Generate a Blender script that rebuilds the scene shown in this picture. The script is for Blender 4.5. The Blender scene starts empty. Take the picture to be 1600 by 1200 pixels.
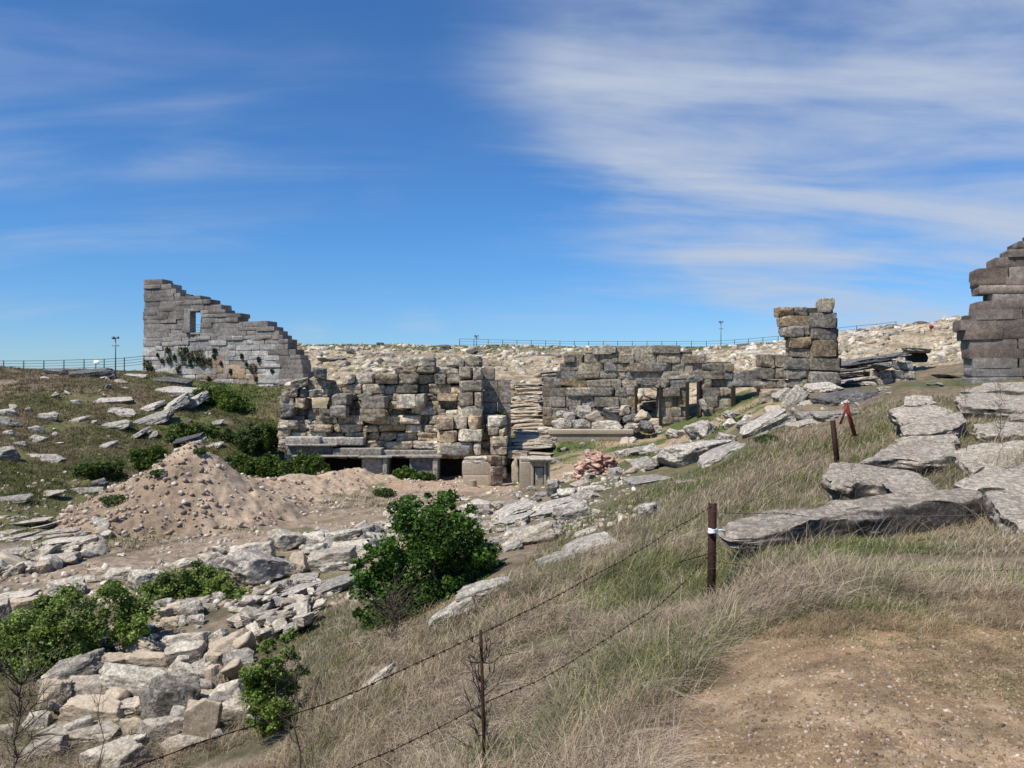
import bpy, bmesh, math, random
import numpy as np
from mathutils import Vector, Matrix, Euler

RNG = np.random.default_rng(7)
random.seed(11)
SC = bpy.context.scene
COL = SC.collection
F = 1200.0           # focal length of the photograph in its pixels (1600 wide); camera at the origin, eye level z = 0

# ------------------------------------------------------------------ helpers
def vnoise(p, seed=0):
    """smooth value noise, p (n,3) -> (-1..1)"""
    i = np.floor(p).astype(np.int64); f = p - i
    f = f*f*f*(f*(f*6-15)+10)
    def h(a, b, c):
        n = (a*374761393 + b*668265263 + c*2147483647 + seed*1274126177) & 0xffffffff
        n = ((n ^ (n >> 13))*1274126177) & 0xffffffff
        n = ((n ^ (n >> 15))*2246822519) & 0xffffffff
        return ((n ^ (n >> 16)) & 0xffff)/32767.5 - 1.0
    x, y, z = i[:, 0], i[:, 1], i[:, 2]
    fx, fy, fz = f[:, 0], f[:, 1], f[:, 2]
    def L(a, b, t): return a + (b-a)*t
    return L(L(L(h(x,y,z), h(x+1,y,z), fx), L(h(x,y+1,z), h(x+1,y+1,z), fx), fy),
             L(L(h(x,y,z+1), h(x+1,y,z+1), fx), L(h(x,y+1,z+1), h(x+1,y+1,z+1), fx), fy), fz)

def fbm(p, octv=4, seed=0, gain=0.5):
    s = 0; a = 1.0; t = 0
    for k in range(octv):
        s = s + a*vnoise(p*(2.03**k), seed+k*17); t += a; a *= gain
    return s/t

def fbm2(x, y, sc, octv=4, seed=0):
    x = np.atleast_1d(np.asarray(x, float)); y = np.atleast_1d(np.asarray(y, float))
    return fbm(np.stack([x*sc, y*sc, np.full_like(x, 3.3)], 1), octv, seed)

def sstep(a, b, x):
    t = np.clip((x-a)/(b-a), 0, 1); return t*t*(3-2*t)

def inpoly(px, py, poly):
    px = np.asarray(px, float); py = np.asarray(py, float)
    c = np.zeros(px.shape, bool); n = len(poly)
    for i in range(n):
        x1, y1 = poly[i]; x2, y2 = poly[(i+1) % n]
        if y1 == y2: continue
        cond = ((y1 > py) != (y2 > py)) & (px < (x2-x1)*(py-y1)/(y2-y1)+x1)
        c ^= cond
    return c

def mesh_np(name, V, Fc, smooth=False, col=None):
    """V (n,3), Fc list of (m,k) arrays; col (n,3)"""
    me = bpy.data.meshes.new(name)
    V = np.ascontiguousarray(V, dtype=np.float32)
    if isinstance(Fc, np.ndarray): Fc = [Fc]
    me.vertices.add(len(V)); me.vertices.foreach_set('co', V.ravel())
    idx = np.concatenate([f.ravel() for f in Fc]).astype(np.int32)
    tot = np.concatenate([np.full(len(f), f.shape[1]) for f in Fc]).astype(np.int32)
    st = np.concatenate([[0], np.cumsum(tot)[:-1]]).astype(np.int32)
    me.loops.add(len(idx)); me.loops.foreach_set('vertex_index', idx)
    me.polygons.add(len(tot)); me.polygons.foreach_set('loop_start', st)
    me.polygons.foreach_set('loop_total', tot)
    if smooth: me.polygons.foreach_set('use_smooth', np.ones(len(tot), bool))
    me.update(calc_edges=True)
    if col is not None:
        a = me.color_attributes.new('Col', 'FLOAT_COLOR', 'POINT')
        c = np.ones((len(V), 4), np.float32); c[:, :3] = col
        a.data.foreach_set('color', c.ravel())
    me.validate()
    return me

def link(name, me, mat=None, parent=None):
    o = bpy.data.objects.new(name, me); COL.objects.link(o)
    if mat is not None and me is not None and len(me.materials) == 0: me.materials.append(mat)
    if parent is not None:
        o.parent = parent; o.matrix_parent_inverse = Matrix.Translation(-parent.location)
    return o

def tag(o, label=None, cat=None, group=None, kind=None):
    if label: o['label'] = label
    if cat: o['category'] = cat
    if group: o['group'] = group
    if kind: o['kind'] = kind
    return o

def empty(name, loc, label, cat, group=None):
    o = bpy.data.objects.new(name, None); COL.objects.link(o); o.location = loc
    o.empty_display_size = 0.2
    return tag(o, label, cat, group)

def P(px, py, D): return Vector(((px-800)/F*D, D, -(py-600)/F*D))

class MB:
    def __init__(s): s.v = []; s.f = {}; s.n = 0; s.c = []
    def add(s, V, Fc, col=None):
        V = np.asarray(V, float); s.v.append(V)
        if isinstance(Fc, np.ndarray): Fc = [Fc]
        for f in Fc: s.f.setdefault(f.shape[1], []).append(f + s.n)
        s.c.append(np.tile(np.asarray(col if col is not None else (.5, .5, .5), float), (len(V), 1)) if (col is None or np.ndim(col) == 1) else col)
        s.n += len(V)
    def mesh(s, name, smooth=False):
        return mesh_np(name, np.concatenate(s.v), [np.concatenate(a) for a in s.f.values()], smooth, np.concatenate(s.c))

def box_arr(cx, cy, cz, sx, sy, sz, rz=0):
    v = np.array([[x, y, z] for x in (-.5, .5) for y in (-.5, .5) for z in (-.5, .5)])*[sx, sy, sz]
    c, s_ = math.cos(rz), math.sin(rz)
    v = np.stack([v[:, 0]*c-v[:, 1]*s_, v[:, 0]*s_+v[:, 1]*c, v[:, 2]], 1)+[cx, cy, cz]
    f = np.array([[0,1,3,2],[4,6,7,5],[0,4,5,1],[2,3,7,6],[0,2,6,4],[1,5,7,3]])
    return v, f

def tube_arr(pts, rad, n=6):
    pts = np.asarray(pts, float); m = len(pts)
    rad = np.full(m, rad) if np.isscalar(rad) else np.asarray(rad)
    V = []
    for i in range(m):
        t = pts[min(i+1, m-1)]-pts[max(i-1, 0)]; t /= (np.linalg.norm(t)+1e-9)
        a = np.cross(t, [0, 0, 1.0]) if abs(t[2]) < .9 else np.cross(t, [1.0, 0, 0])
        a /= np.linalg.norm(a); b = np.cross(t, a)
        for k in range(n):
            an = 2*math.pi*k/n
            V.append(pts[i]+rad[i]*(a*math.cos(an)+b*math.sin(an)))
    Fq = [[i*n+k, i*n+(k+1) % n, (i+1)*n+(k+1) % n, (i+1)*n+k] for i in range(m-1) for k in range(n)]
    V = V + [pts[0], pts[-1]]
    c0 = m*n; c1 = m*n+1
    Ft = [[c0, (k+1) % n, k] for k in range(n)] + [[c1, (m-1)*n+k, (m-1)*n+(k+1) % n] for k in range(n)]
    return np.array(V), [np.array(Fq), np.array(Ft)]

# ------------------------------------------------------------------ materials
def newmat(name):
    m = bpy.data.materials.new(name); m.use_nodes = True
    nt = m.node_tree; nt.nodes.clear()
    out = nt.nodes.new('ShaderNodeOutputMaterial'); b = nt.nodes.new('ShaderNodeBsdfPrincipled')
    nt.links.new(b.outputs[0], out.inputs[0])
    b.inputs['Roughness'].default_value = .9
    b.inputs['Specular IOR Level'].default_value = .2
    return m, nt, b

def N(nt, t, **kw):
    n = nt.nodes.new(t)
    for k, v in kw.items():
        if k.startswith('i_'):
            key = k[2:].replace('_', ' ')
            n.inputs[int(key) if key.isdigit() else key].default_value = v
        else: setattr(n, k, v)
    return n

def noise(nt, vec, scale, detail=6, rough=.6, dist=0.0):
    n = N(nt, 'ShaderNodeTexNoise'); n.inputs['Scale'].default_value = scale
    n.inputs['Detail'].default_value = detail; n.inputs['Roughness'].default_value = rough
    n.inputs['Distortion'].default_value = dist
    if vec is not None: nt.links.new(vec, n.inputs['Vector'])
    return n.outputs['Fac']

def ramp(nt, fac, stops):
    r = N(nt, 'ShaderNodeValToRGB'); el = r.color_ramp.elements
    while len(el) < len(stops): el.new(.5)
    for e, (p, c) in zip(el, stops):
        e.position = p; e.color = (*c, 1) if len(c) == 3 else c
    nt.links.new(fac, r.inputs[0]); return r.outputs[0]

def mix(nt, fac, a, b, mode='MIX'):
    m = N(nt, 'ShaderNodeMix', data_type='RGBA', blend_type=mode)
    for s, v in ((m.inputs[0], fac), (m.inputs[6], a), (m.inputs[7], b)):
        if hasattr(v, 'links'): nt.links.new(v, s)
        elif isinstance(v, (int, float)): s.default_value = v
        else: s.default_value = (*v, 1)
    return m.outputs[2]

def bump(nt, h, strength, dist, prev=None):
    b = N(nt, 'ShaderNodeBump'); b.inputs['Strength'].default_value = strength; b.inputs['Distance'].default_value = dist
    nt.links.new(h, b.inputs['Height'])
    if prev is not None: nt.links.new(prev, b.inputs['Normal'])
    return b.outputs[0]

def g3(v): return (v, v, v)

def stone_mat(name, light, dark, stain=(.30, .17, .08), stain_amt=.25, lichen=.5, sc=1.0, strata=0.0, attr=False, bs=.5, steep=None):
    m, nt, b = newmat(name); L = nt.links.new
    geo = N(nt, 'ShaderNodeNewGeometry'); pos = geo.outputs['Position']
    if attr:
        at = N(nt, 'ShaderNodeAttribute', attribute_name='Col'); base = at.outputs['Color']
        n1 = noise(nt, pos, .9*sc, 5, .65)
        base = mix(nt, 1.0, base, ramp(nt, n1, [(.3, g3(.55)), (.7, g3(1.4))]), 'MULTIPLY')
    else:
        oi = N(nt, 'ShaderNodeObjectInfo')
        n1 = noise(nt, pos, .8*sc, 5, .65, .4)
        add = N(nt, 'ShaderNodeMath', operation='ADD'); L(n1, add.inputs[0])
        mu = N(nt, 'ShaderNodeMath', operation='MULTIPLY_ADD'); L(oi.outputs['Random'], mu.inputs[0]); mu.inputs[1].default_value = .5; mu.inputs[2].default_value = -.25
        L(mu.outputs[0], add.inputs[1])
        base = mix(nt, ramp(nt, add.outputs[0], [(.3, g3(0)), (.62, g3(1))]), dark, light)
    n2 = noise(nt, pos, 1.7*sc, 4, .6, .8)
    base = mix(nt, ramp(nt, n2, [(.52, g3(0)), (.72, g3(stain_amt))]), base, stain)
    # grime and lichen speckle
    n3 = noise(nt, pos, 7*sc, 8, .75)
    base = mix(nt, ramp(nt, n3, [(.46, g3(lichen)), (.56, g3(0))]), base, (.045, .043, .04))
    n4 = noise(nt, pos, 26*sc, 6, .7)
    base = mix(nt, 1.0, base, ramp(nt, n4, [(.3, g3(.6)), (.7, g3(1.25))]), 'MULTIPLY')
    # steep faces and undersides multiplied darker, tops slightly lighter
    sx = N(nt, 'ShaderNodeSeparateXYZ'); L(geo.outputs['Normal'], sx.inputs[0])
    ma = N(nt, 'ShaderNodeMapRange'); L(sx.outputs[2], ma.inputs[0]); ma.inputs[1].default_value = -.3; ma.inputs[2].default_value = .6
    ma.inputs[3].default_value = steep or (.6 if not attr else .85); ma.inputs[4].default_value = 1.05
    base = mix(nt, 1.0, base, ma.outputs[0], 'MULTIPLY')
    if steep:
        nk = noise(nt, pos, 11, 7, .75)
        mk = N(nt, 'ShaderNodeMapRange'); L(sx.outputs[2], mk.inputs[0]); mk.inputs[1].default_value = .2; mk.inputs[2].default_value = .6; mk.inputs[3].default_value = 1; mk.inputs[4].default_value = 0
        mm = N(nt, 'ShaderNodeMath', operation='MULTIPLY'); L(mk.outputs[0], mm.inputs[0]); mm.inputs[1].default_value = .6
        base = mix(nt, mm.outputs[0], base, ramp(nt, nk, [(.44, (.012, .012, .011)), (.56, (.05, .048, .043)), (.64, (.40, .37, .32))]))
    nb = bump(nt, noise(nt, pos, 3.2*sc, 8, .7), bs, .10)
    nb = bump(nt, n4, bs*.8, .025, nb)
    if strata:
        mp = N(nt, 'ShaderNodeMapping'); L(pos, mp.inputs[0]); mp.inputs['Scale'].default_value = (.9, 1.5, 4.5)
        mp.inputs['Rotation'].default_value = (.15, .25, .3)
        ns = noise(nt, mp.outputs[0], 2.0*sc, 9, .74, .9)
        base = mix(nt, ramp(nt, ns, [(.40, g3(strata)), (.52, g3(0))]), base, (.09, .088, .085))
        nb = bump(nt, ns, .7, .05, nb)
    vo = N(nt, 'ShaderNodeTexVoronoi', feature='DISTANCE_TO_EDGE'); vo.inputs['Scale'].default_value = 1.3*sc
    nd = N(nt, 'ShaderNodeTexNoise'); nd.inputs['Scale'].default_value = 3*sc; L(pos, nd.inputs['Vector'])
    ad = N(nt, 'ShaderNodeMix', data_type='VECTOR'); ad.inputs[0].default_value = .25; L(pos, ad.inputs[4]); L(nd.outputs['Color'], ad.inputs[5])
    L(ad.outputs[1], vo.inputs['Vector'])
    cr = ramp(nt, vo.outputs['Distance'], [(.0, g3(1 if (attr or not strata) else .6)), (.02, g3(1))])
    base = mix(nt, 1.0, base, cr, 'MULTIPLY')
    L(base, b.inputs['Base Color']); L(nb, b.inputs['Normal'])
    return m

def attr_mat(name, rough=.85, nsc=6, var=.35, bs=.0, trans=0.0, pos_sc=True):
    m, nt, b = newmat(name); L = nt.links.new
    at = N(nt, 'ShaderNodeAttribute', attribute_name='Col')
    geo = N(nt, 'ShaderNodeNewGeometry')
    n1 = noise(nt, geo.outputs['Position'], nsc, 4, .6)
    c = mix(nt, 1.0, at.outputs['Color'], ramp(nt, n1, [(.3, g3(1-var)), (.7, g3(1+var))]), 'MULTIPLY')
    L(c, b.inputs['Base Color']); b.inputs['Roughness'].default_value = rough
    if bs:
        nh = noise(nt, geo.outputs['Position'], nsc*14, 9, .78); ng = noise(nt, geo.outputs['Position'], nsc*1.6, 8, .72)
        c = mix(nt, 1.0, c, ramp(nt, nh, [(.32, g3(.62)), (.68, g3(1.32))]), 'MULTIPLY'); c = mix(nt, 1.0, c, ramp(nt, ng, [(.32, g3(.72)), (.68, g3(1.2))]), 'MULTIPLY')
        nb = bump(nt, ng, bs, .06); nb = bump(nt, nh, bs, .02, nb); L(c, b.inputs['Base Color']); L(nb, b.inputs['Normal'])
    if trans:
        out = [n for n in nt.nodes if n.type == 'OUTPUT_MATERIAL'][0]
        tr = N(nt, 'ShaderNodeBsdfTranslucent'); L(c, tr.inputs[0])
        ms = N(nt, 'ShaderNodeMixShader'); ms.inputs[0].default_value = trans
        L(b.outputs[0], ms.inputs[1]); L(tr.outputs[0], ms.inputs[2]); L(ms.outputs[0], out.inputs[0])
    return m

def plain_mat(name, colr, rough=.6, metal=0, var=.25, sc=12, bs=.2):
    m, nt, b = newmat(name); L = nt.links.new
    geo = N(nt, 'ShaderNodeNewGeometry')
    n1 = noise(nt, geo.outputs['Position'], sc, 5, .65)
    L(mix(nt, 1.0, colr, ramp(nt, n1, [(.3, g3(1-var)), (.7, g3(1+var))]), 'MULTIPLY'), b.inputs['Base Color'])
    b.inputs['Roughness'].default_value = rough; b.inputs['Metallic'].default_value = metal
    if bs: L(bump(nt, n1, bs, .01), b.inputs['Normal'])
    return m

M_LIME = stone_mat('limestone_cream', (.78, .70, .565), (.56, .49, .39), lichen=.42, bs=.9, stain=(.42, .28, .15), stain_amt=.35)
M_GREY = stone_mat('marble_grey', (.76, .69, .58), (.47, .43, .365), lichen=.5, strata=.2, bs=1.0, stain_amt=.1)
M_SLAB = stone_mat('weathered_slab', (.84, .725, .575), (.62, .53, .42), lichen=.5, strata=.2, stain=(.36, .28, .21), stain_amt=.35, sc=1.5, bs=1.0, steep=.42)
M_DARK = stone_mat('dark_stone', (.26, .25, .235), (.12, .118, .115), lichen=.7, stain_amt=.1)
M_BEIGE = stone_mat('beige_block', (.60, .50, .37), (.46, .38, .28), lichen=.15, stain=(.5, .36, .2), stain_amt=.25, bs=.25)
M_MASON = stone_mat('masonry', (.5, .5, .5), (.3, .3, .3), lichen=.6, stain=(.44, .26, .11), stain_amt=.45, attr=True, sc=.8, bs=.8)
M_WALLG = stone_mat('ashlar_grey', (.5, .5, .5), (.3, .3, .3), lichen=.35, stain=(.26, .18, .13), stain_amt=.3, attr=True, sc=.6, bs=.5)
M_GROUND = attr_mat('ground_soil', nsc=3.0, var=.22, bs=.5)
M_MOUND = attr_mat('mound_soil', nsc=2.0, var=.22, bs=.9)
M_GRASS = attr_mat('grass_blades', nsc=1.5, var=.4, trans=.25)
M_LEAF = attr_mat('leaves', rough=.45, nsc=2.5, var=.35, trans=.3)
M_PEBBLE = attr_mat('pebbles', nsc=3, var=.3, bs=.5)
M_BARK = plain_mat('bark', (.16, .13, .10), .9)
M_TWIG = plain_mat('dry_twig', (.13, .10, .08), .9)
M_RUST = plain_mat('rusty_iron', (.045, .022, .016), .75, .2, .5, 30)
M_RED = plain_mat('red_paint', (.22, .045, .035), .6, 0, .3, 30)
M_WIRE = plain_mat('rusty_wire', (.035, .02, .014), .7, .3, .4, 40)
M_STEEL = plain_mat('grey_steel', (.16, .18, .20), .5, .4, .15, 5)
M_FENCE = plain_mat('dark_green_fence', (.035, .06, .075), .55, .1, .15, 5)
M_WHITE = plain_mat('white_sheet', (.8, .8, .78), .5, 0, .05, 5)
M_SIGNR = plain_mat('red_sign', (.30, .02, .02), .5, 0, .1, 5)
M_WOOD = plain_mat('dark_timber', (.035, .027, .02), .85, 0, .4, 10)
M_BLACK = plain_mat('recess_shade_black', (.03, .028, .025), .95, 0, .5, 4)  # near-black that paints the shade inside the recess and the cave

# ------------------------------------------------------------------ terrain
# one profile per bearing: (distance, row of the ground in the photograph)
PROF = {
 -1400: [(1.5,1900),(3,1500),(6,1500),(9,1400),(14,1160),(20,990),(26,870),(30,790),(36,700),(44,620),(56,565),(66,560),(90,570),(300,590)],
 -400: [(1.5,2050),(3,1700),(5,1560),(8,1420),(12,1240),(16,1100),(20,965),(25,880),(30,800),(36,735),(43,672),(50,615),(58,575),(64,566),(80,574),(300,590)],
 0:   [(1.5,2050),(3,1650),(5,1500),(8,1395),(12,1240),(14,1175),(18,1010),(22,914),(26,858),(30,806),(35,756),(42,697),(50,640),(57,598),(62,578),(75,581),(300,592)],
 130: [(1.5,2030),(3,1600),(5,1470),(8,1375),(12,1230),(14,1160),(18,1000),(22,912),(26,858),(31,812),(36,770),(43,710),(50,655),(57,608),(64,582),(80,582),(300,592)],
 230: [(1.5,2000),(3,1580),(5,1450),(8,1360),(12,1220),(14,1148),(18,990),(22,908),(26,858),(31,817),(37,776),(44,722),(51,662),(58,612),(68,583),(80,580),(300,592)],
 330: [(1.5,1980),(3,1530),(5,1430),(8,1340),(11,1230),(14,1130),(18,980),(22,905),(27,851),(35,792),(42,758),(47,715),(53,662),(60,625),(68,598),(80,580),(95,570),(130,572),(300,590)],
 430: [(1.5,1960),(3,1500),(5,1400),(8,1300),(11,1200),(14,1100),(18,970),(22,900),(27,849),(35,792),(44,753),(49,730),(53,690),(60,630),(68,600),(80,560),(97,541),(130,545),(300,585)],
 530: [(1.5,1930),(3,1480),(5,1330),(7,1240),(10,1120),(13,1030),(17,965),(22,890),(28,838),(35,792),(44,753),(50,740),(54,680),(60,590),(70,575),(82,556),(97,540),(130,545),(300,585)],
 620: [(1.5,1900),(3,1430),(5,1270),(6.5,1195),(9.5,1095),(13,1010),(16,962),(21,890),(28,832),(35,794),(44,754),(50,742),(54,680),(60,600),(70,570),(82,556),(97,540),(130,545),(300,585)],
 720: [(1.5,1850),(3,1400),(5,1230),(7,1130),(9.5,1045),(13,960),(18,885),(24,830),(30,797),(38,772),(45,753),(50,742),(54,690),(60,620),(68,595),(80,567),(97,541),(130,545),(300,585)],
 800: [(1.5,1820),(3,1380),(5,1212),(7,1100),(9.5,1000),(14,900),(19,850),(27,802),(36,771),(42,762),(48,752),(51,712),(60,648),(68,602),(80,570),(98,541),(130,546),(300,585)],
 880: [(1.5,1800),(3,1330),(4.6,1200),(6.5,1090),(9,990),(13,895),(18,843),(25,797),(33,766),(40,748),(46,722),(50,697),(54,680),(60,630),(68,600),(80,568),(98,542),(130,547),(300,585)],
 1000:[(1.5,1750),(3,1270),(4,1190),(5.3,1100),(7.2,1000),(10.5,900),(14,850),(19,800),(25,769),(32,742),(40,718),(47,697),(53,685),(60,620),(68,590),(80,562),(100,544),(130,548),(300,585)],
 1100:[(1.5,1720),(3,1235),(4,1140),(5.5,1042),(8.1,944),(10.5,880),(14,828),(19,782),(25,748),(32,715),(40,688),(49,662),(54,650),(60,610),(70,575),(80,558),(95,543),(130,548),(300,585)],
 1200:[(1.5,1700),(3.3,1180),(4.2,1090),(5.5,998),(7.8,900),(9.7,850),(13,800),(18,750),(26,698),(36,655),(46,625),(52,620),(60,590),(75,550),(92,537),(130,545),(300,585)],
 1310:[(1.5,1690),(3.2,1180),(5.5,965),(7.6,885),(9.7,852),(11.2,828),(13,792),(17,742),(22,700),(28,665),(36,635),(44,612),(50,608),(58,585),(70,545),(85,520),(120,535),(300,585)],
 1420:[(1.5,1690),(3.2,1180),(5.5,962),(7.6,882),(9.6,850),(11.2,826),(12.5,788),(15,740),(18,695),(22,655),(28,625),(36,605),(44,599),(52,598),(60,570),(72,527),(82,509),(120,525),(300,585)],
 1520:[(1.5,1690),(3.2,1190),(5.5,965),(7.6,880),(9.4,846),(10.8,820),(11.8,786),(14,737),(17,692),(21,652),(26,625),(32,604),(36,598),(48,590),(60,555),(72,515),(82,497),(120,515),(300,585)],
 1640:[(1.5,1690),(3.2,1200),(5.5,970),(7.6,880),(9,835),(11.5,780),(14,722),(17,680),(21,645),(26,620),(32,602),(37,596),(48,580),(60,540),(72,505),(82,490),(120,510),(300,585)],
 2100:[(1.5,1690),(3.2,1200),(5.5,970),(8,845),(11,740),(14,690),(18,655),(24,625),(32,590),(45,560),(60,530),(82,500),(120,520),(300,585)],
 3200:[(1.5,1690),(3.2,1200),(5.5,965),(8,830),(12,720),(18,650),(26,610),(40,570),(60,540),(90,530),(300,590)],
}
STN = np.exp(np.linspace(math.log(1.5), math.log(300), 90))
PX = np.array(sorted(PROF))
TAB = []
for k in PX:
    d = np.array([a for a, _ in PROF[k]], float); r = np.array([b for _, b in PROF[k]], float)
    z = -(r-600)/F*d
    ld = np.log(d); t = np.log(STN)
    # monotone-ish cubic (finite-difference tangents)
    m = np.gradient(z, ld)
    i = np.clip(np.searchsorted(ld, t)-1, 0, len(ld)-2); h = ld[i+1]-ld[i]; s = (t-ld[i])/h
    zc = (2*s**3-3*s**2+1)*z[i]+(s**3-2*s**2+s)*h*m[i]+(-2*s**3+3*s**2)*z[i+1]+(s**3-s**2)*h*m[i+1]
    zl = z[i]+(z[i+1]-z[i])*s
    TAB.append(.55*zc+.45*zl)
TAB = np.array(TAB)
UF = np.concatenate([np.arange(-1400, -300, 25), np.arange(-300, 1900, 8), np.arange(1900, 3201, 25)]).astype(float)
LF = np.linspace(math.log(1.5), math.log(300), 330)
ZF = np.zeros((len(UF), len(STN)))
w = np.gradient(TAB, PX.astype(float), axis=0)
for j in range(len(STN)):
    i = np.clip(np.searchsorted(PX, UF, side='right')-1, 0, len(PX)-2); h = (PX[i+1]-PX[i]).astype(float); s = (UF-PX[i])/h
    a, b2 = TAB[i, j], TAB[i+1, j]
    ZF[:, j] = (2*s**3-3*s**2+1)*a+(s**3-2*s**2+s)*h*w[i, j]*.6+(-2*s**3+3*s**2)*b2+(s**3-s**2)*h*w[i+1, j]*.6
Z0 = np.array([np.interp(LF, np.log(STN), row) for row in ZF])

def base_z(x, y):
    y = np.maximum(np.asarray(y, float), 1.5); px = np.asarray(x, float)/y*F+800
    fi = np.interp(px, UF, np.arange(len(UF))); fj = np.interp(np.log(y), LF, np.arange(len(LF)))
    i = np.clip(fi.astype(int), 0, len(UF)-2); j = np.clip(fj.astype(int), 0, len(LF)-2); a = fi-i; b = fj-j
    return (Z0[i, j]*(1-a)*(1-b)+Z0[i+1, j]*a*(1-b)+Z0[i, j+1]*(1-a)*b+Z0[i+1, j+1]*a*b)

def rough(x, y):
    x = np.atleast_1d(np.asarray(x, float)); y = np.atleast_1d(np.asarray(y, float))
    far = sstep(12, 40, y)
    return fbm2(x, y, .35, 4, 5)*(.06+.24*far) + fbm2(x, y, 2.6, 3, 9)*(.016+.07*far)

# spoil heaps: (px of the top, distance, height, radius x, radius y)
HEAPS = [(298, 33, 3.3, 4.9, 5.2), (345, 35.5, 1.75, 3.8, 3.4), (245, 31.5, 1.3, 3.6, 3.6), (400, 38, .95, 4.2, 3.4), (460, 41, .75, 4.2, 3.0),
         (560, 45, 1.0, 2.9, 2.4), (515, 43.5, .65, 3.6, 2.4), (175, 29, .6, 2.6, 1.8)]
def heap_h(x, y):
    x = np.atleast_1d(np.asarray(x, float)); y = np.atleast_1d(np.asarray(y, float))
    h = np.zeros_like(x)
    wob = 1+.16*fbm2(x, y, .7, 4, 31)
    for (px, D, H, rx, ry) in HEAPS:
        cx = (px-800)/F*D
        r = np.sqrt(((x-cx)/rx)**2+((y-D)/ry)**2)*wob
        c = H*np.clip(1-r, 0, 1)**1.12
        h = np.log(np.exp(5*h)+np.exp(5*c)-1)/5
    return h + np.where(h > .05, fbm2(x, y, 1.6, 5, 33)*.16 + fbm2(x, y, 6, 3, 35)*.05, 0)

def ground(x, y): return base_z(x, y)+rough(x, y)
def top_z(x, y):
    g = ground(x, y); h = heap_h(x, y)
    return np.where(h > .03, g+h, g)
def gz(x, y): return float(top_z(x, y)[0])
def row_of(x, y, z): return 600-z/y*F

_D = np.exp(np.linspace(math.log(2.2), math.log(140), 700))
def hit(px, py, dmin=2.2):
    D = _D[_D >= dmin]; x = (px-800)/F*D
    z = top_z(x, D); r = row_of(x, D, z)
    k = np.argmax(r <= py)
    if r[k] > py: k = int(np.argmin(r))
    return float(D[k])

# --- regions of the ground (rows/columns of the photograph only serve to say where on the land they lie)
def colour_ground(x, y):
    z = ground(x, y); px = x/y*F+800; py = row_of(x, y, z); n = len(x)
    nl = fbm2(x, y, .25, 4, 41); nm = fbm2(x, y, 1.1, 4, 43); nf = fbm2(x, y, 5.0, 3, 45)
    def C(*c): return np.tile(np.array(c), (n, 1))
    def lerp(a, b, t): return a+(b-a)*t[:, None]
    dry = lerp(C(.17, .13, .08), C(.25, .20, .13), sstep(-.4, .4, nm))
    green = C(.085, .105, .035)
    col = lerp(dry, green, sstep(-.05, .35, nl+.4*nm)*.75)
    # bare trodden patch
    wpx = px+nm*45; wpy = py+nf*14
    bare = inpoly(wpx, wpy, [(1010,1240),(1040,1120),(1110,1035),(1190,990),(1290,958),(1420,965),(1650,990),(2600,1050),(2600,2600),(1000,2600)]) & (y < 7)
    soil = lerp(C(.31, .21, .12), C(.42, .30, .185), sstep(-.3, .4, nf+.5*nm))
    soil = lerp(soil, C(.16, .155, .07), sstep(.2, .6, nm+.35*nl)*.35)
    col = np.where(bare[:, None], soil, col)
    orange = np.exp(-((py-985)/28)**2)*sstep(1180, 1260, px)*(y < 8)
    col = lerp(col, C(.36, .235, .12), orange*.75)
    # left bank: brown dry above, greener towards the arena
    bank = (px < 460) & (y > 27)
    bk = lerp(C(.20, .15, .095), C(.13, .125, .05), sstep(-.25, .25, nl+.5*nm+(py-650)/260))
    bk = lerp(bk, C(.34, .28, .19), sstep(.25, .55, nm-.3*nl)*.6)
    col = np.where(bank[:, None], bk, col)
    # arena floor: pinkish brown soil
    d_track = np.abs(py-np.interp(px, [-200, 0, 150, 330, 450, 620, 760, 900], [935, 900, 885, 845, 806, 775, 757, 752]))
    wtr = np.interp(px, [0, 300, 620], [24, 22, 15])
    arena = (y > 19) & (py > 742) & (py < 930) & (px < 800) & ~((px < 460) & (py < np.interp(px, [0, 100, 180, 430], [880, 875, 800, 745])))
    ar = lerp(C(.19, .165, .085), C(.32, .25, .175), sstep(-.15, .25, nm+.4*nl))
    tr = lerp(C(.27, .205, .145), C(.37, .29, .21), sstep(-.3, .3, nf))
    ar = lerp(ar, tr, sstep(wtr*1.2, wtr*.5, d_track+6*nm))
    sand = (px > 600) & (px < 800) & (py < 768)
    ar = np.where(sand[:, None], lerp(C(.46, .33, .23), C(.40, .29, .2), sstep(-.3, .3, nf)), ar)
    col = np.where(arena[:, None], ar, col)
    rut = np.exp(-((py-np.interp(px, [-200, 0, 180, 330, 430, 560], [925, 890, 866, 833, 808, 790])-1.5*nm)/2.2)**2)*(px < 560)*arena
    col = lerp(col, C(.10, .075, .055), rut*.8)
    bed = (y > 10) & (y < 32) & (px < 640) & ~arena & ~bank
    col = np.where(bed[:, None], lerp(C(.12, .105, .06), C(.26, .21, .15), sstep(-.2, .4, nm)), col)
    # cavea slope with broken white stone
    cav = (y > 57) & (px > 440)
    cv = lerp(C(.38, .29, .185), C(.52, .43, .30), sstep(-.3, .3, nf))
    cv = lerp(cv, C(.22, .175, .10), sstep(-.1, .35, nm+.8*nl)*.8)
    top = sstep(86, 97, y+nl*6)*(px < 1250)
    cv = lerp(cv, C(.10, .12, .045), top*.85)
    col = np.where(cav[:, None], cv, col)
    fore = (y > 38) & (y < 57) & (px > 800) & (px < 1230)
    fo = lerp(C(.40, .30, .19), C(.10, .125, .04), sstep(-.2, .25, nl+.6*nm))
    col = np.where(fore[:, None], fo, col)
    gw = np.exp(-((px-330)/130)**2)*sstep(56, 62, y)*(px < 470)
    col = lerp(col, C(.10, .15, .03), gw*.8)
    return col*(1+.18*nf[:, None]), bare, px, py

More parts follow.
